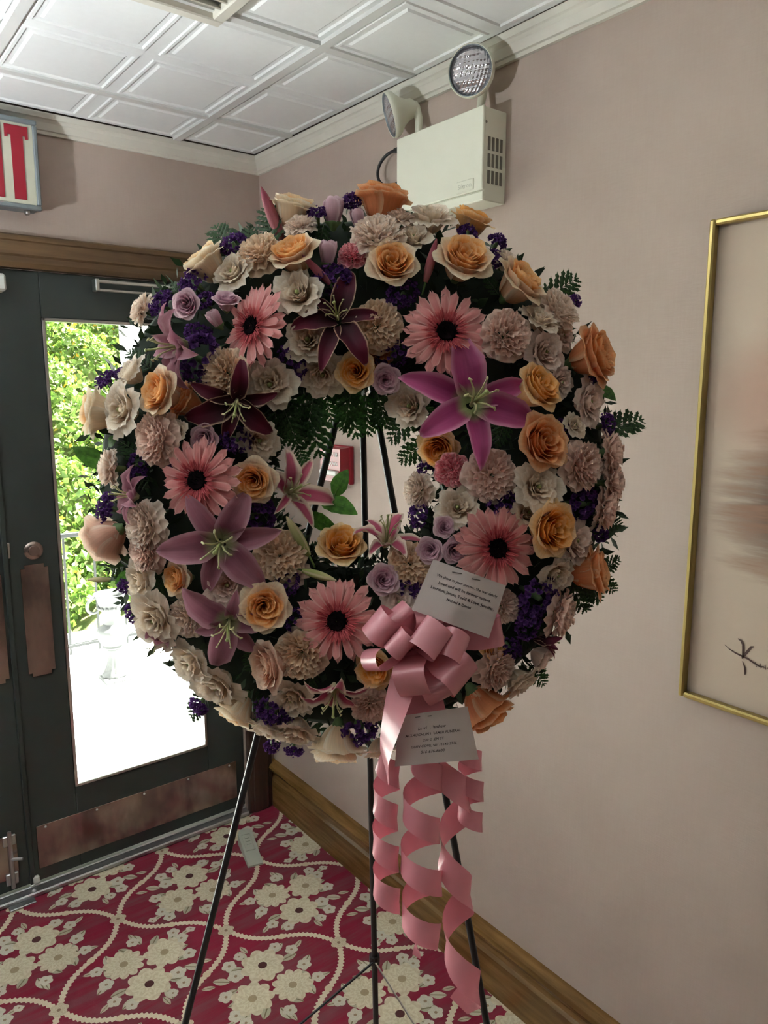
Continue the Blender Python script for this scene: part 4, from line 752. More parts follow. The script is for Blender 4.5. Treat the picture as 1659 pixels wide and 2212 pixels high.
FL = [
# kind, palette, x, y, radius, facing (dx, dy up, tilt), nearer, label
('G','',963,718,106,(.1,.1,8),.015,'large pink gerbera facing straight out above the magenta lily'),
('G','',546,706,98,(-.9,.1,38),.015,'pink gerbera tilted left below the ivory lisianthus, upper left of the wreath'),
('G','',428,1038,102,(-.5,-.1,14),.02,'pink gerbera above the wide dusty pink lily on the left'),
('G','',1073,1184,104,(.3,0,14),.012,'pink gerbera whose lower petals touch the printed sympathy card'),
('G','',729,1341,102,(-.1,.0,8),.015,'pink gerbera left of the satin bow'),
('Y','lily_dark',728,681,98,(0,.1,10),.02,'crimson lily between two pink gerberas at the top'),
('Y','lily_dark',511,872,112,(.05,-.25,28),.025,'crimson lily with cream tips above the left gerbera'),
('Y','lily_mag',1026,866,150,(.05,.05,8),.04,'large magenta lily, brightest lily of the wreath'),
('Y','lily_mauve',475,1176,142,(.1,-.1,8),.03,'wide dusty pink lily under the left gerbera'),
('Y','lily_mauve',493,1352,112,(.1,-.4,20),.03,'dusty pink lily with drooping petals, low on the left'),
('Y','lily_mauve',378,748,112,(-.85,-.25,55),.03,'dusty pink lily turned sideways below the round lilac rose'),
('Y','lily_mauve',280,1070,76,(-.75,.1,55),.02,'small dusty pink lily turned sideways at the left rim'),
('Y','lily_mauve',342,1378,62,(-.3,-.95,70),.0,'half hidden dusty pink lily pointing down at the lower left rim'),
('Y','lily_star',632,1062,100,(.55,.25,32),.02,'pink striped lily left of the open hole'),
('Y','lily_star',836,1160,94,(.1,.9,58),.02,'pink striped lily opening upward at the bottom of the hole'),
('Y','lily_star',722,1500,92,(-.05,-.8,52),.02,'pink striped lily drooping below the gerbera beside the bow'),
('Y','lily_dark',1170,1384,64,(.95,-.15,80),.0,'folded crimson lily pointing right at the lower right rim'),
('D','bud_pink',587,463,60,(-.35,.9,80),.0,'tall burgundy lily bud at the top left rim'),
('D','bud_pink',683,582,42,(-.65,.6,70),.02,'burgundy lily bud pointing at the front peach rose, near the top'),
('D','bud_pink',931,563,46,(.25,.95,75),.01,'dark burgundy lily bud between two peach roses at the top'),
('D','bud_green',643,1158,50,(-.4,.75,75),.03,'yellow green lily bud below the pink striped lily'),
('D','bud_green',690,1243,40,(.75,-.2,75),.02,'small green lily bud under the peach rose in the hole'),
('D','bud_cream',214,1252,26,(-1,.0,88),-.03,'small cream bud poking out of the left rim'),
('R','peach',637,553,56,(-.35,.75,48),.015,'peach rose opening upward beside the burgundy bud'),
('R','peach',847,573,55,(.1,.3,18),.015,'round peach rose facing out under the white carnation at the top'),
('R','peach',999,565,64,(.25,.5,34),.015,'large peach rose above the big front gerbera'),
('R','peach',1120,614,60,(.65,.6,56),.01,'peach rose seen from its side, right of the large peach rose'),
('R','orange',825,440,62,(.1,.98,84),.0,'orange peach rose crowning the top of the wreath'),
('R','apricot',1016,482,50,(.35,.85,72),-.01,'apricot rose at the top right rim under the emergency light'),
('R','cream',633,456,54,(.2,.95,78),-.01,'cream peach rose behind the tall burgundy bud'),
('R','cream',448,572,56,(-.6,.75,76),.0,'cream rose at the upper left rim under the fern tip'),
('R','apricot',769,803,42,(-.1,-.1,10),.015,'apricot rose at the top of the hole beside the lilac rose'),
('R','orange',815,768,36,(.2,-.2,40),-.01,'small orange rose tucked under the crimson lily'),
('R','peach',352,849,56,(-.55,.1,42),.015,'apricot centred peach rose on the left above the cream carnation'),
('R','orange',402,868,46,(-.2,.1,60),-.012,'orange rose half hidden beside the left peach rose'),
('R','cream',213,893,56,(-.95,.1,80),-.01,'cream rose at the far left rim against the window'),
('R','peach',549,1038,50,(.0,-.1,12),.015,'apricot centred rose right of the left gerbera'),
('R','blush',232,1160,56,(-.85,-.5,112),-.01,'blush rose seen from behind at the left rim'),
('R','peach',388,1249,40,(-.6,0,40),.0,'small peach rose under the wide dusty pink lily'),
('R','peach',571,1309,56,(.05,.0,10),.018,'round peach rose left of the lower gerbera'),
('R','blush',586,1437,56,(-.6,-.1,52),.01,'blush rose facing left at the lower left'),
('R','apricot',738,1182,52,(.1,.65,42),.015,'apricot rose at the bottom of the hole'),
('R','orange',1278,770,68,(.75,.2,56),.01,'large orange rose at the right rim'),
('R','apricot',1157,840,58,(.55,.35,48),.012,'apricot rose right of the magenta lily'),
('R','orange',1168,957,62,(.35,.1,30),.018,'deep orange rose below the magenta lily on the right'),
('R','apricot',949,966,46,(-.3,-.5,32),-.002,'apricot rose beneath the left petal of the magenta lily'),
('R','apricot',1186,1142,62,(.5,0,32),.018,'apricot rose right of the right gerbera'),
('R','orange',1276,1234,60,(.9,.15,70),.0,'orange peach rose at the right rim above the fern tips'),
('R','orange',1046,1528,66,(.55,-.75,82),.0,'dark orange rose right of the lower card'),
('R','apricot',812,1442,44,(-.3,-.3,25),.0,'apricot rose peeping out under the left bow loops'),
('R','apricot',1062,1398,34,(.5,.1,35),-.01,'apricot rose hidden behind the right bow loops'),
('R','cream',728,1607,60,(-.05,-.95,84),.0,'cream peach rose at the bottom rim of the wreath'),
('R','cream',514,1532,48,(-.45,-.75,82),.0,'pale cream rose at the lower left rim above an easel leg'),
('r','lilac',404,659,38,(-.15,-.05,14),.03,'round lilac rose facing out at the upper left'),
('r','lilac',489,651,34,(.1,.65,50),.02,'lilac rose opening upward left of the tilted gerbera'),
('r','lilac',833,820,38,(.05,-.2,14),.015,'lilac rose at the top of the hole'),
('r','lilac',442,946,36,(0,-.3,18),.0,'lilac rose tucked above the left gerbera'),
('r','lilac',828,1252,40,(.1,.1,12),.015,'lilac rose right of the lower gerbera above the bow'),
('r','lilac',959,1139,29,(.05,.1,12),.012,'topmost of three lilac roses beside the right gerbera'),
('r','lilac',929,1189,34,(-.2,0,14),.014,'lower left of three lilac roses above the sympathy card'),
('r','lilac',982,1187,34,(.1,-.1,12),.014,'lower right of three lilac roses above the sympathy card'),
('B','lilac',721,458,38,(.05,.98,78),.0,'lilac rosebud at the top rim left of the orange rose'),
('B','lilac',774,474,28,(-.2,.9,74),.0,'small lilac rosebud below the orange crowning rose'),
('B','lilac',709,548,34,(.1,.9,66),.01,'lilac rosebud right of the upward peach rose'),
('B','lilac',465,690,26,(-.5,.75,64),.02,'tiny lilac rosebud left of the tilted gerbera'),
('L','white',505,590,46,(-.4,.3,30),.005,'ivory lisianthus below the cream rose, upper left'),
('L','white',645,634,50,(-.2,.1,16),.01,'ivory lisianthus between the tilted gerbera and crimson lily'),
('L','white',664,734,46,(0,0,8),.004,'creamy lisianthus left of the upper crimson lily'),
('L','white',697,808,48,(0,-.5,26),-.005,'creamy lisianthus at the upper left of the hole'),
('L','white',583,831,52,(.05,-.1,10),.004,'open ivory lisianthus right of the lower crimson lily'),
('L','white',930,474,52,(.1,.75,52),.0,'white lisianthus below the emergency light box'),
('L','white',893,516,36,(0,.5,34),.0,'small white lisianthus right of the top carnation'),
('L','white',1166,692,42,(.3,.7,50),.008,'white lisianthus cup beside the right hand fern carnation'),
('L','pinkwhite',1175,762,44,(.35,0,24),.0,'blush lisianthus left of the large orange rose'),
('L','pinkwhite',1210,826,30,(.4,-.1,30),-.008,'small blush lisianthus below the large orange rose'),
('L','pinkwhite',1268,869,48,(.6,0,44),.0,'pale pink lisianthus at the right rim beside a green leaf'),
('L','white',886,878,44,(-.4,0,26),.0,'ivory lisianthus at the right of the hole under the magenta petal'),
('L','white',266,886,54,(-.5,0,36),.012,'large white lisianthus beside the far left cream rose'),
('L','white',284,806,42,(-.55,.4,58),-.008,'white lisianthus behind the sideways lily on the left'),
('L','white',558,951,44,(.45,-.2,32),-.004,'cream lisianthus at the left of the hole'),
('L','pinkwhite',491,1264,44,(.1,0,10),.004,'blush lisianthus under the wide dusty pink lily'),
('L','white',306,1255,46,(-.5,-.1,42),.0,'greyish white lisianthus at the left rim by the cream bud'),
('L','white',338,1336,60,(-.4,-.3,34),.012,'large white lisianthus at the lower left rim before the urn'),
('L','white',414,1428,52,(-.5,-.4,44),.006,'white lisianthus below the dangling lily tip, lower left'),
('L','white',470,1478,58,(-.3,-.5,42),.004,'wide white lisianthus low on the left under the drooping lily'),
('L','white',1162,1053,50,(.1,.1,10),.012,'open ivory lisianthus below the deep orange rose'),
('L','white',988,1097,44,(-.1,.2,14),.002,'ivory lisianthus above the three lilac roses'),
('L','white',1140,1108,34,(.2,.2,20),-.008,'half hidden ivory lisianthus above the right gerbera'),
('L','pinkwhite',1240,1168,46,(.5,0,36),.0,'blush lisianthus right of the right hand apricot rose'),
('L','white',1202,1240,40,(.3,-.4,32),.0,'ivory lisianthus right of the right gerbera'),
('L','white',1121,1473,46,(.55,-.6,66),-.004,'ivory lisianthus at the lower right rim'),
('L','pinkwhite',1170,1420,40,(.7,-.45,70),-.012,'blush lisianthus under the folded crimson lily'),
('L','white',640,1578,48,(-.1,-.7,52),.0,'ivory lisianthus at the bottom rim left of the cream rose'),
('L','white',575,1572,42,(-.3,-.8,66),.0,'white lisianthus at the bottom rim over the left easel leg'),
('L','white',820,1618,38,(.1,-.9,76),-.004,'white lisianthus at the bottom rim behind the lower card'),
('L','pinkwhite',862,1302,34,(0,.3,18),-.002,'blush lisianthus above the bow'),
('L','white',632,1508,46,(-.2,-.5,34),-.002,'cream lisianthus left of the drooping striped lily'),
('L','pinkwhite',636,1232,34,(.1,.3,20),-.012,'small blush lisianthus below the yellow green bud'),
('L','pinkwhite',1212,726,34,(.45,.1,38),-.016,'small blush lisianthus behind the white lisianthus cup'),
('L','white',1241,919,26,(.3,.2,30),.006,'little round white lisianthus bud on the right'),
('L','white',385,932,22,(-.2,.1,20),.008,'little white lisianthus bud beside the left carnation'),
('C','carn_cream',559,543,48,(-.3,.5,36),.01,'cream carnation left of the upward peach rose'),
('C','carn_white',816,507,58,(0,.55,38),.012,'big white carnation below the crowning orange rose'),
('C','carn_white',863,470,32,(.1,.9,62),.0,'small white carnation under the right side of the crowning rose'),
('C','carn_white',647,484,34,(-.2,.8,60),.0,'small white carnation under the cream rose at the top'),
('C','carn_coral',761,549,30,(0,.4,30),.006,'coral pink carnation near the top between lilac rosebuds'),
('C','carn_cream',816,703,52,(.1,0,8),.004,'cream carnation between the crimson lily and front gerbera'),
('C','carn_cream',483,803,52,(-.3,0,22),.008,'cream carnation above the lower crimson lily'),
('C','carn_white',1208,667,50,(.6,.45,50),.0,'blush white carnation beside the right fern tip'),
('C','carn_pink',1095,723,54,(.2,.05,16),.012,'blush carnation right of the front gerbera'),
('C','carn_white',1092,560,30,(.4,.7,50),-.002,'small white carnation behind the sideways peach rose'),
('C','carn_pink',1062,1026,54,(.0,0,8),.012,'peach pink carnation below the magenta lily'),
('C','carn_coral',976,1016,36,(-.2,0,14),.012,'coral pink carnation under the apricot rose, right of the hole'),
('C','carn_pink',1261,1006,54,(.6,0,42),.008,'blush carnation right of the deep orange rose'),
('C','carn_white',900,1058,38,(-.85,.1,56),.004,'white carnation fringing the right of the hole'),
('C','carn_pink',1322,976,46,(.95,.05,74),-.004,'upper blush carnation at the far right rim'),
('C','carn_pink',1326,1044,42,(.95,0,76),-.006,'middle blush carnation at the far right rim'),
('C','carn_pink',1310,1100,46,(.9,-.2,76),-.006,'lowest blush carnation at the far right rim'),
('C','carn_pink',1214,1326,52,(.9,-.25,72),.0,'blush carnation at the right rim above the folded lily'),
('C','carn_pink',1074,1450,46,(.5,-.3,45),.006,'blush carnation right of the bow loops'),
('C','carn_pink',332,948,54,(-.5,0,38),.01,'blush carnation above the left gerbera'),
('C','carn_white',233,1012,40,(-.9,0,72),-.004,'white carnation at the left rim beside the green leaf'),
('C','carn_white',304,666,34,(-.8,.4,72),-.01,'white carnation at the upper left rim behind the sideways lily'),
('C','carn_white',310,1136,54,(-.55,0,42),.008,'white carnation below the small sideways lily'),
('C','carn_pink',312,1192,46,(-.5,-.1,42),.004,'blush carnation left of the wide dusty pink lily'),
('C','carn_cream',606,1199,54,(.1,.1,10),.012,'cream carnation right of the wide dusty pink lily'),
('C','carn_white',404,1336,44,(-.3,-.2,26),.006,'white carnation left of the drooping dusty pink lily'),
('C','carn_cream',648,1416,54,(-.1,-.1,12),.006,'cream carnation below left of the lower gerbera'),
('C','carn_cream',887,1216,48,(.1,.2,14),.008,'cream carnation left of the sympathy card'),
('C','carn_pink',800,1527,40,(.05,-.3,24),.006,'blush carnation left of the lower card'),
('C','carn_pink',1090,1310,36,(.3,0,24),-.01,'blush carnation behind the sympathy card edge'),
('S','',719,606,48,None,.004,'violet statice above the upper crimson lily'),
('S','',686,462,26,None,.0,'violet statice left of the top lilac rosebud'),
('S','',759,437,30,(0,1,40),.0,'violet statice left of the crowning orange rose'),
('S','',505,530,36,(-.3,.9,40),.0,'violet statice right of the upper left cream rose'),
('S','',419,606,38,None,.004,'violet statice over the round lilac rose'),
('S','',441,650,28,None,.0,'violet statice between the two upper left lilac roses'),
('S','',349,656,34,None,.0,'violet statice at the left end of the door closer'),
('S','',870,636,40,None,-.002,'violet statice left of the front gerbera top'),
('S','',632,784,44,None,-.004,'violet statice right of the tilted gerbera'),
('S','',848,768,42,None,-.004,'violet statice above the lilac rose in the hole'),
('S','',1009,506,32,None,.006,'violet statice below the top right apricot rose'),
('S','',1074,523,30,None,.0,'violet statice at the upper right rim on the pink wall'),
('S','',1064,560,32,None,.0,'violet statice right of the large peach rose'),
('S','',1241,650,22,None,-.01,'violet statice sprig beside the right fern tip'),
('S','',1280,830,26,None,-.01,'violet statice under the large orange rose'),
('S','',1311,917,28,None,-.01,'violet statice at the right rim beside a fern'),
('S','',1213,930,28,None,-.004,'violet statice right of the deep orange rose'),
('S','',433,775,62,(-.3,0,20),.0,'large violet statice mass right of the sideways lily'),
('S','',428,722,36,None,-.004,'violet statice below the tiny lilac rosebud'),
('S','',230,822,30,(-.6,.8,60),-.015,'dark violet statice against the window at the left'),
('S','',262,808,22,(-.5,.8,60),-.015,'violet statice sprig left of the white lisianthus behind the lily'),
('S','',511,950,40,None,-.004,'violet statice below the lower crimson lily'),
('S','',375,985,30,None,-.012,'violet statice left of the left gerbera'),
('S','',300,1005,36,None,-.02,'dark violet statice at the left behind the carnations'),
('S','',232,1096,36,(-.8,.3,60),-.01,'dark violet statice above the blush rose from behind'),
('S','',561,1108,50,None,-.012,'violet statice below the apricot centred rose'),
('S','',617,1262,38,None,.0,'violet statice right of the round peach rose'),
('S','',270,1266,24,None,-.01,'violet statice behind the cream bud'),
('S','',290,1326,28,None,-.01,'violet statice at the lower left rim before the urn'),
('S','',430,1524,30,(-.5,-.8,60),-.01,'violet statice sprig against the bottom of the window'),
('S','',592,1536,46,None,-.004,'violet statice left of the ivory bottom lisianthus'),
('S','',640,1340,36,None,-.006,'violet statice left of the lower gerbera petals'),
('S','',775,1578,48,None,.0,'violet statice above the bottom cream rose'),
('S','',588,1610,26,(0,-1,60),-.01,'violet statice hanging at the bottom above the baseboard'),
('S','',635,1620,24,(0,-1,60),-.01,'violet statice hanging at the bottom left of the cream rose'),
('S','',876,1268,38,None,-.004,'violet statice between the lilac rose and sympathy card'),
('S','',905,1112,34,None,-.006,'violet statice at the lower right of the hole'),
('S','',920,1012,28,None,-.012,'violet statice left of the coral pink carnation'),
('S','',1082,1089,40,None,-.004,'violet statice above the right gerbera'),
('S','',1256,1088,46,None,-.006,'violet statice below the right blush carnation'),
('S','',1296,1152,26,None,-.015,'violet statice under the lowest far right carnation'),
('S','',1160,1290,54,None,-.006,'violet statice below the right gerbera'),
('S','',1140,1345,44,None,-.002,'violet statice above the folded crimson lily'),
('S','',1100,1400,34,None,-.012,'violet statice right of the hidden apricot rose'),
]
NAMES = {'G':('gerbera_daisy','gerbera','pink gerberas of the wreath'),'Y':('lily','lily','lilies of the wreath'),'D':('lily_bud','lily bud','lily buds of the wreath'),'R':('garden_rose','rose','large roses of the wreath'),'r':('spray_rose','rose','small lilac roses of the wreath'),'B':('rosebud','rose bud','lilac rosebuds of the wreath'),'L':('lisianthus','lisianthus','lisianthus of the wreath'),'C':('carnation','carnation','carnations of the wreath'),'S':('statice','statice','violet statice of the wreath')}
LA = {(1026,866): [(100,168),(160,176),(212,150),(277,150),(343,156),(22,150)], (475,1176): [(186,140),(124,132),(62,138),(11,136),(315,140),(252,124)], (728,681): [(74,118),(2,104),(302,134),(254,130),(190,112),(140,78)],
 (511,872): [(202,136),(160,112),(80,104),(8,96),(314,114),(250,104)], (493,1352): [(140,128),(75,80),(8,104),(304,108),(253,118),(195,80)], (632,1062): [(98,104),(54,104),(-12,124),(-62,100),(150,96),(228,70)]}
seen = set()
for idx, (k, pal, x, y, r, face, dz, label) in enumerate(FL):
    assert label not in seen and 4 <= len(label.split()) <= 16, label
    seen.add(label); R = np.random.RandomState(100+idx); nm, cat, grp = NAMES[k]
    p, s, X, Y, N = place(x, y, r*{'r':.98,'G':1.0,'Y':1.0,'D':1.0,'B':1.05}.get(k, 1.1), face, dz, 0 if k in 'YD' else R.uniform(0, 6.28)); root = thing(nm, label, cat, mat(X, Y, N, p, s), grp)
    if k == 'G': gerbera(root, R)
    elif k == 'Y':
        an = LA.get((x, y)); an = [(d_, l_/r) for d_, l_ in an] if an else None
        if pal == 'lily_dark' and r < 70: lily(root, pal, R, 1.35, .95)
        elif pal == 'lily_star': lily(root, pal, R, .95, -.55, an)
        elif face[2] > 50: lily(root, pal, R, 1.05, -.75)
        else: lily(root, pal, R, .62, -.70, an)
    elif k == 'D': bud(root, pal, R, .24 if pal != 'bud_pink' else .22)
    elif k == 'R': rose(root, pal, R)
    elif k == 'r': rose(root, pal, R, True)
    elif k == 'B': rosebud(root, pal, R)
    elif k == 'L': lisianthus(root, pal, R)
    elif k == 'C': carnation(root, pal, R)
    else: statice(root, R)
# ferns: base, tip, farther, label
FE = [
(655,838,692,985,.01,'fern frond hanging into the hole at the upper left'),(622,850,634,958,.015,'fern frond behind the upper left of the hole'),(592,870,604,965,.01,'fern frond at the left edge of the hole top'),
(700,830,716,910,.02,'short fern frond left of the easel apex legs'),(740,828,772,944,.01,'fern frond hanging beside the middle easel leg'),(790,845,795,940,.02,'fern frond in front of the middle easel leg'),
(845,850,812,928,.02,'fern frond below the lilac rose in the hole'),(905,880,842,952,.0,'fern tip pointing left into the hole, upper one'),(935,945,864,996,.0,'fern tip pointing left into the hole, lower one'),
(680,842,664,950,.0,'fern frond overlapping the upper left of the hole'),(760,838,742,930,.0,'fern frond left of the middle easel leg'),(815,850,838,925,.0,'fern frond right of the middle easel leg'),(612,880,648,970,.0,'fern frond slanting at the left of the hole top'),(640,962,664,1012,.02,'small fern tip above the pink striped lily'),(500,556,464,488,.0,'fern tip at the upper left over the cream rose'),(535,550,540,490,.01,'fern tip between statice and cream carnation at the top left'),(592,530,574,448,.0,'fern tip beside the tall burgundy bud'),
(1170,648,1247,602,.0,'fern tip at the right above the blush white carnation'),(1300,930,1388,906,.0,'bright fern tip at the far right rim'),(1225,1242,1266,1320,.0,'fern tip hanging below the right orange peach rose'),(1262,1246,1296,1300,.0,'middle fern tip under the right orange peach rose'),(1290,1240,1327,1278,.0,'right fern tip under the right orange peach rose'),(1290,1235,1338,1208,.01,'fern tip right of the right orange peach rose'),
(1290,1118,1340,1134,.01,'fern tip under the lowest far right carnation'),(1125,1352,1188,1346,.01,'fern tip left of the right rim carnation'),(1146,1432,1175,1480,.01,'fern tip hanging at the lower right rim'),(310,1212,232,1232,.01,'fern tip at the left rim above the cream bud'),(330,1000,262,955,.02,'fern frond in the gap left of the blush carnation'),(330,1040,258,1030,.02,'fern frond in the gap behind the small sideways lily'),(450,1490,412,1550,.02,'fern tip at the lower left against the window'),
(388,640,372,612,.01,'fern tip under the door closer arm'),(330,800,278,762,.02,'dark fern tip left of the sideways lily'),(360,1230,335,1290,.01,'fern frond in the dark gap at the left'),(680,1440,660,1500,.0,'fern frond below the cream carnation by the bow'),(560,1380,540,1450,.0,'fern frond right of the drooping dusty pink lily'),(900,870,945,905,-.01,'fern frond under the left petal of the magenta lily'),
(1080,640,1050,600,.0,'fern frond behind the front gerbera'),(1100,880,1075,960,-.01,'fern frond right below the magenta lily'),(460,1130,400,1090,.0,'fern frond in the gap under the left gerbera'),(700,480,690,540,.01,'fern frond below the top lilac rosebud')]
for idx, (bx, by_, tx, ty, dz, label) in enumerate(FE):
    assert label not in seen and 4 <= len(label.split()) <= 16, label
    seen.add(label); R = np.random.RandomState(900+idx); _, a, w_ = rim(bx, by_); Z0 = ZW-w_*.75+dz; _, a2, w2 = rim(tx, ty); Z1 = max(ZW-w2*.75, Z0-.02)+dz+.005
    p, q = at(bx, by_, Z0), at(tx, ty, Z1); L = float(np.linalg.norm(q-p)); X = (q-p)/L; n = -FW+X*R.uniform(-.2,.2)+np.cross(X,FW)*R.uniform(-.5,.5); Y = np.cross(n, X); Y /= np.linalg.norm(Y); N = np.cross(X, Y)
    fern(thing('fern_frond', label, 'fern', mat(X, Y, N, p, 1.0), 'fern fronds of the wreath'), R, L)
LV = [(245,1000,157,966,.01,.6,'broad green leaf sticking out at the left against the window'),(722,1072,752,1014,.0,.2,'green leaf standing up in the hole before the fire alarm'),(690,1082,772,1112,.0,.8,'green leaf lying across the hole toward the easel leg'),(668,1110,728,1140,.01,-.5,'lower green leaf in the hole above the peach rose'),(1285,835,1330,866,.02,.4,'green leaf at the right rim beside the pale pink lisianthus'),(235,965,255,940,.01,.3,'small green leaf above the broad left leaf'),(285,1232,248,1262,.0,.4,'green leaf beside the cream bud at the left')]
for (bx, by_, tx, ty, dz, roll, label) in LV:
    _, a, w_ = rim(bx, by_); p, q = at(bx, by_, ZW-w_*.5+dz), at(tx, ty, ZW-w_*.5+dz-.01); L = float(np.linalg.norm(q-p)); X = (q-p)/L; n = -FW+np.cross(X,FW)*roll; Y = np.cross(n, X); Y /= np.linalg.norm(Y)
    broadleaf(thing('green_leaf', label, 'leaf', mat(X, Y, np.cross(X, Y), p, L), 'broad leaves of the wreath'), np.random.RandomState(int(bx)))
# foam ring under the flowers
wc = at(*WC, ZW+.01); wr = thing('wreath_base', 'dark green foam ring under the flowers of the wreath', 'wreath', Matrix.Translation(wc))
rc, ra_, rb_ = .232, .105, .045; mb = MB(); n1, n2 = 72, 14
ring = lambda i, j, k=1.0: wc+(RT*math.cos(2*math.pi*i/n1)+UP*math.sin(2*math.pi*i/n1))*(rc+k*ra_*math.cos(2*math.pi*j/n2))-FW*k*rb_*math.sin(2*math.pi*j/n2)
mb.add([ring(i,j) for i in range(n1) for j in range(n2)], [(i*n2+j, ((i+1)%n1)*n2+j, ((i+1)%n1)*n2+(j+1)%n2, i*n2+(j+1)%n2) for i in range(n1) for j in range(n2)])
part(mb, 'foam_ring', M['foam'], wr, smooth=True)
mb = MB(); r = np.random.RandomState(11)
for k in range(3600):
    i, j = r.uniform(0, n1), r.uniform(-1.5, n2/2+1.5); c = ring(i, j, r.uniform(.95,1.18)); o = c-(wc+(RT*math.cos(2*math.pi*i/n1)+UP*math.sin(2*math.pi*i/n1))*rc); o /= np.linalg.norm(o)
    d = o*r.uniform(.2,1)+r.normal(size=3)*.6; d /= np.linalg.norm(d); e = np.cross(d, r.normal(size=3)); e /= np.linalg.norm(e); L = r.uniform(.012,.026)*(1.15 if r.rand() < .3 else 1)
    mb.add([c, c+d*L*.5+e*L*.20, c+d*L, c+d*L*.5-e*L*.20], [(0,1,2,3)])
part(mb, 'leaf_fill', PM['fill'], wr)['kind'] = 'stuff'
mb = MB()
for k in range(5):
    a = 2*math.pi*k/5+.3; e = RT*math.cos(a)+UP*math.sin(a); mb.tube([wc+e*.13+FW*.048, wc+e*.34+FW*.048], .0022, 5)
for q in (.15, .32): mb.tube([wc+(RT*math.cos(t)+UP*math.sin(t))*q+FW*.048 for t in np.linspace(0, 2*math.pi, 49)], .0025, 5, False)
part(mb, 'wire_back', M['rail'], wr)
# ---------------------------------------------------------------- satin bow, tails and cards
t = NT('pink_satin_ribbon'); t.set((.60,.24,.285), .27, spec=.8); v = t.noise(1.0, 3, t.coord((60,60,60))); t.bump(v, .06, .004)
t.transl(.12, (.70,.16,.22)); M['satin'] = t.m
ZB = .875; bc = at(905,1385,ZB); bow = thing('ribbon_bow', 'pink satin bow with loops and long curled tails on the lower right of the wreath', 'bow', Matrix.Translation(bc))
def strip(P, Wv, name):
    n = len(P); mb = MB(); V = []
    for p, w_ in zip(P, Wv): V += [p-w_/2, p, p+w_/2]
    mb.add(V, [(3*i+k, 3*i+k+1, 3*i+k+4, 3*i+k+3) for i in range(n-1) for k in (0,1)]); return part(mb, name, M['satin'], bow, smooth=True)
def loop_(cx, cy, ex_, ey, roll, lift, h=.30, wd=.031, taper=.55, z0=0.0):
    C, E = at(cx, cy, ZB-z0), at(ex_, ey, ZB-z0); d = E-C; L = np.linalg.norm(d); d = d/L; d = d-FW*lift; d /= np.linalg.norm(d); n0 = -FW-(-FW@d)*d; n0 /= np.linalg.norm(n0); s0 = np.cross(d, n0)
    e = n0*math.cos(roll)+s0*math.sin(roll); a = np.cross(d, e); P = []; Wv = []
    for t_ in np.linspace(0, 1, 27):
        P.append(C+d*L*math.sin(math.pi*t_)**.75+e*L*h*math.sin(2*math.pi*t_)*(.35+.65*math.sin(math.pi*t_))); Wv.append(a*wd*(taper+(1-taper)*min(1, 2.2*math.sin(math.pi*t_))))
    strip(P, Wv, 'loop')
def ring_loop(bx, by, th, hpx, wd=.031, fwd=.05, cx=905, cy=1392, tp=.6):
    C, B = at(cx, cy, ZB+.004), at(bx, by, ZB-fwd); d = B-C; L = np.linalg.norm(d); d = d/L; a = RT*math.cos(math.radians(th))+UP*math.sin(math.radians(th)); a = a-(a@d)*d; a /= np.linalg.norm(a); e = np.cross(d, a); H = hpx/2*ZB/F; P = []; Wv = []
    for t_ in np.linspace(0, 1, 33):
        q = math.sin(math.pi*t_); P.append(C+d*L*q**.62+e*H*1.12*math.sin(2*math.pi*t_)*(.25+.75*q**.5)); Wv.append(a*wd*(tp+(1-tp)*min(1, 2.0*q)))
    strip(P, Wv, 'loop')
for a in [(808,1344,42,62,.034,.046),(934,1376,52,66,.036,.062),(858,1388,46,44,.030,.058),(796,1432,14,46,.030,.040),(996,1398,50,58,.034,.046),(1084,1358,70,62,.034,-.012),(1004,1468,28,84,.042,.036),(890,1486,20,74,.036,.050),(958,1508,36,70,.036,.030),(925,1328,20,40,.032,.02),(1010,1330,60,44,.032,-.012),(852,1318,60,50,.03,.02)]: ring_loop(*a)
part(MB().lathe([(.003,-.012),(.006,-.008),(.007,0),(.006,.008),(.003,.012)], 12, bc+FW*.004, RT*.9+UP*.2), 'knot', M['satin'], bow, smooth=True)
def tail(pts, Z, wd, name='tail'):
    P = [at(x, y, Z-zz) for (x, y, zz, *_) in pts]; n = 9*(len(P)-1)+1; q = np.array(P); ts = np.linspace(0, len(P)-1, n)
    W = np.array([p[3] if len(p) > 3 else 0 for p in pts]); out = []; Wv = []
    for t_ in ts:
        i = min(int(t_), len(P)-2); f = t_-i; p0, p1, p2, p3 = q[max(i-1,0)], q[i], q[i+1], q[min(i+2,len(P)-1)]
        out.append(.5*((2*p1)+(-p0+p2)*f+(2*p0-5*p1+4*p2-p3)*f*f+(-p0+3*p1-3*p2+p3)*f**3)); an = W[i]+(W[i+1]-W[i])*f; Wv.append(an)
    for i in range(n):
        d = out[min(i+1,n-1)]-out[max(i-1,0)]; d /= np.linalg.norm(d); s0 = np.cross(d, -FW); s0 /= np.linalg.norm(s0); Wv[i] = (s0*math.cos(Wv[i])+np.cross(d, s0)*math.sin(Wv[i]))*wd
    strip(out, Wv, name)
tail([(898,1400,.01,.3),(872,1470,.02,.5),(846,1560,.025,.9),(830,1630,.02,1.25),(834,1668,.0,1.5)], ZB, .034)
tail([(905,1400,.0,0),(908,1480,.006,.2),(925,1560,.0,.1),(940,1640,-.01,.3)], ZB, .046)
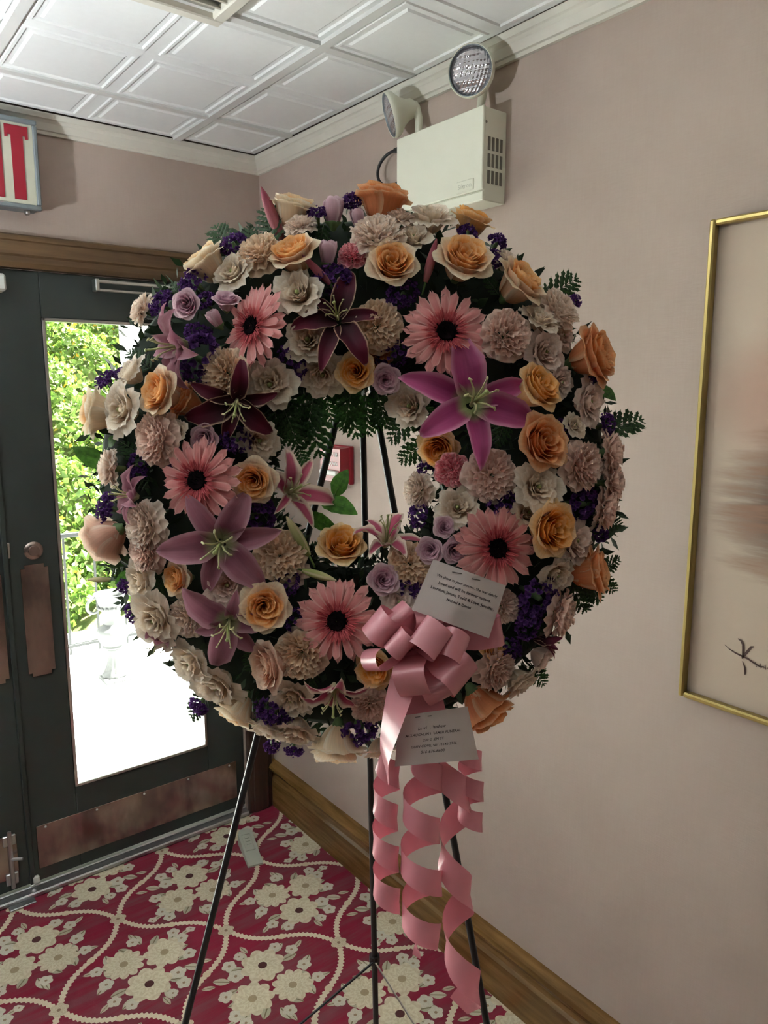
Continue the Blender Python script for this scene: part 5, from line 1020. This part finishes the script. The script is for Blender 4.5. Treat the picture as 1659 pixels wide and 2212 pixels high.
def curl(ax, Z, Rp, pitch, wp, ph0, name='curled_tail', turn=-1):
    (x0, y0), (x1, y1) = ax[0], ax[-1]; n = int((y1-y0)/pitch*20)+1; P = []; Wv = []
    for k in range(n+1):
        s_ = k/n; y = y0+(y1-y0)*s_; x = np.interp(y, [a[1] for a in ax], [a[0] for a in ax]); rp = Rp[0]+(Rp[1]-Rp[0])*s_; pt = pitch
        ph = ph0+turn*2*math.pi*(y-y0)/pt; k_ = Z/F; c = at(x, y, Z); P.append(c+(RT*math.cos(ph)-FW*math.sin(ph))*rp*k_)
        circ = turn*(-RT*math.sin(ph)-FW*math.cos(ph)); w_ = -UP*(2*math.pi*rp)-circ*pt; w_ /= np.linalg.norm(w_); Wv.append(w_*wp*k_)
    strip(P, Wv, name)
curl([(838,1640),(832,1760),(834,1880),(836,1950)], .905, (25,27), 90, 50, 2.6)
curl([(925,1630),(910,1740),(908,1860),(914,1960),(908,2010)], .90, (36,46), 112, 52, 3.0)
curl([(1012,1610),(1018,1700),(1014,1785)], .915, (26,27), 66, 40, 3.3)
curl([(962,1650),(990,1760),(980,1900),(1000,2060),(1000,2195)], .91, (30,34), 205, 58, 2.4)
curl([(900,1985),(884,2040),(900,2075)], .902, (18,14), 150, 20, 2.2)
def cardfn(TL, TR, BR, BL, Z, bend):
    q = [np.array(p, float) for p in (TL, TR, BR, BL)]; w_ = np.linalg.norm(q[1]-q[0])*Z/F; h_ = np.linalg.norm(q[3]-q[0])*Z/F
    def fn(a, b, lift=0.0):                   # a, b in 0..1 from the top left corner
        p = (q[0]*(1-a)+q[1]*a)*(1-b)+(q[3]*(1-a)+q[2]*a)*b; return at(p[0], p[1], Z-bend(a, b)-lift)
    return fn, w_, h_
def card(name, label, fn, nx=16, ny=8):
    root = thing(name, label, 'card', Matrix.Translation(fn(.5,.5))); mb = MB()
    V = [fn(i/nx, j/ny) for j in range(ny+1) for i in range(nx+1)]; m_ = len(V); V += [fn(i/nx, j/ny, -.0006) for j in range(ny+1) for i in range(nx+1)]; Fs = []
    for j in range(ny):
        for i in range(nx): a = j*(nx+1)+i; Fs += [(a, a+nx+1, a+nx+2, a+1), (m_+a, m_+a+1, m_+a+nx+2, m_+a+nx+1)]
    edge = [(i, i+1) for i in range(nx)]+[(ny*(nx+1)+i+1, ny*(nx+1)+i) for i in range(nx)]+[((j+1)*(nx+1), j*(nx+1)) for j in range(ny)]+[(j*(nx+1)+nx, (j+1)*(nx+1)+nx) for j in range(ny)]
    Fs += [(a, b, b+m_, a+m_) for a, b in edge]; mb.add(V, Fs); part(mb, 'paper', M['card'], root, auto=40); return root
def print_on(root, fn, w_, h_, lines, mat_, hgt):
    for (s_, cx, cy, wf, sh) in lines: text_on(s_, wf*w_, lambda u, v: fn(cx+u/w_, cy-v/h_, .0004), mat_, root, 'printed_line', None, font_shear=sh, bold=.02)
def staple(root, fn, a0, a1, b, db=0.0): part(MB().tube([fn(a0,b,-.001), fn(a0,b,.0009), fn((a0+a1)/2,b+db/2,.0012), fn(a1,b+db,.0009), fn(a1,b+db,-.001)], .0005, 5), 'staple', M['staple'], root)
f1, w1, h1 = cardfn((936,1208),(1093,1265),(1056,1379),(889,1317), .845, lambda a,b: .0025*math.exp(-((a-.50)/.12)**2)+.006*math.sin(a*3)-.004*b)
c1 = card('sympathy_card', 'white sympathy card with four typed lines stapled above the satin bow', f1)
print_on(c1, f1, w1, h1, [('We share in your sorrow. She was dearly',.53,.24,.82,0),('loved and will be forever missed.',.53,.36,.70,0),('Lorraine, James, Todd & Love, Jennifer,',.53,.48,.84,0),('Michael & Daniel',.51,.60,.32,0)], M['ink'], .004)
staple(c1, f1, .29, .41, .10, -.03); staple(c1, f1, .56, .66, .09, -.02)
f2, w2, h2 = cardfn((861,1547),(1010,1526),(1034,1640),(853,1656), .862, lambda a,b: .006*math.exp(-((a-.40)/.05)**2)*(1-.8*b)+.008*math.sin(math.pi*a)-.010*max(0,a-.75)*b*3)
c2 = card('delivery_card', 'white delivery address card hanging below the satin bow', f2)
print_on(c2, f2, w2, h2, [('Lorri   Matthew',.47,.30,.38,.25),('MCLAUGHLIN KRAMER FUNERAL',.48,.42,.74,.25),('220 GLEN ST',.48,.535,.28,.25),('GLEN COVE, NY 11542-2716',.48,.65,.58,.25),('516-676-8600',.46,.765,.30,.25)], M['ink_soft'], .004)
staple(c2, f2, .24, .31, .07); staple(c2, f2, .42, .47, .08)
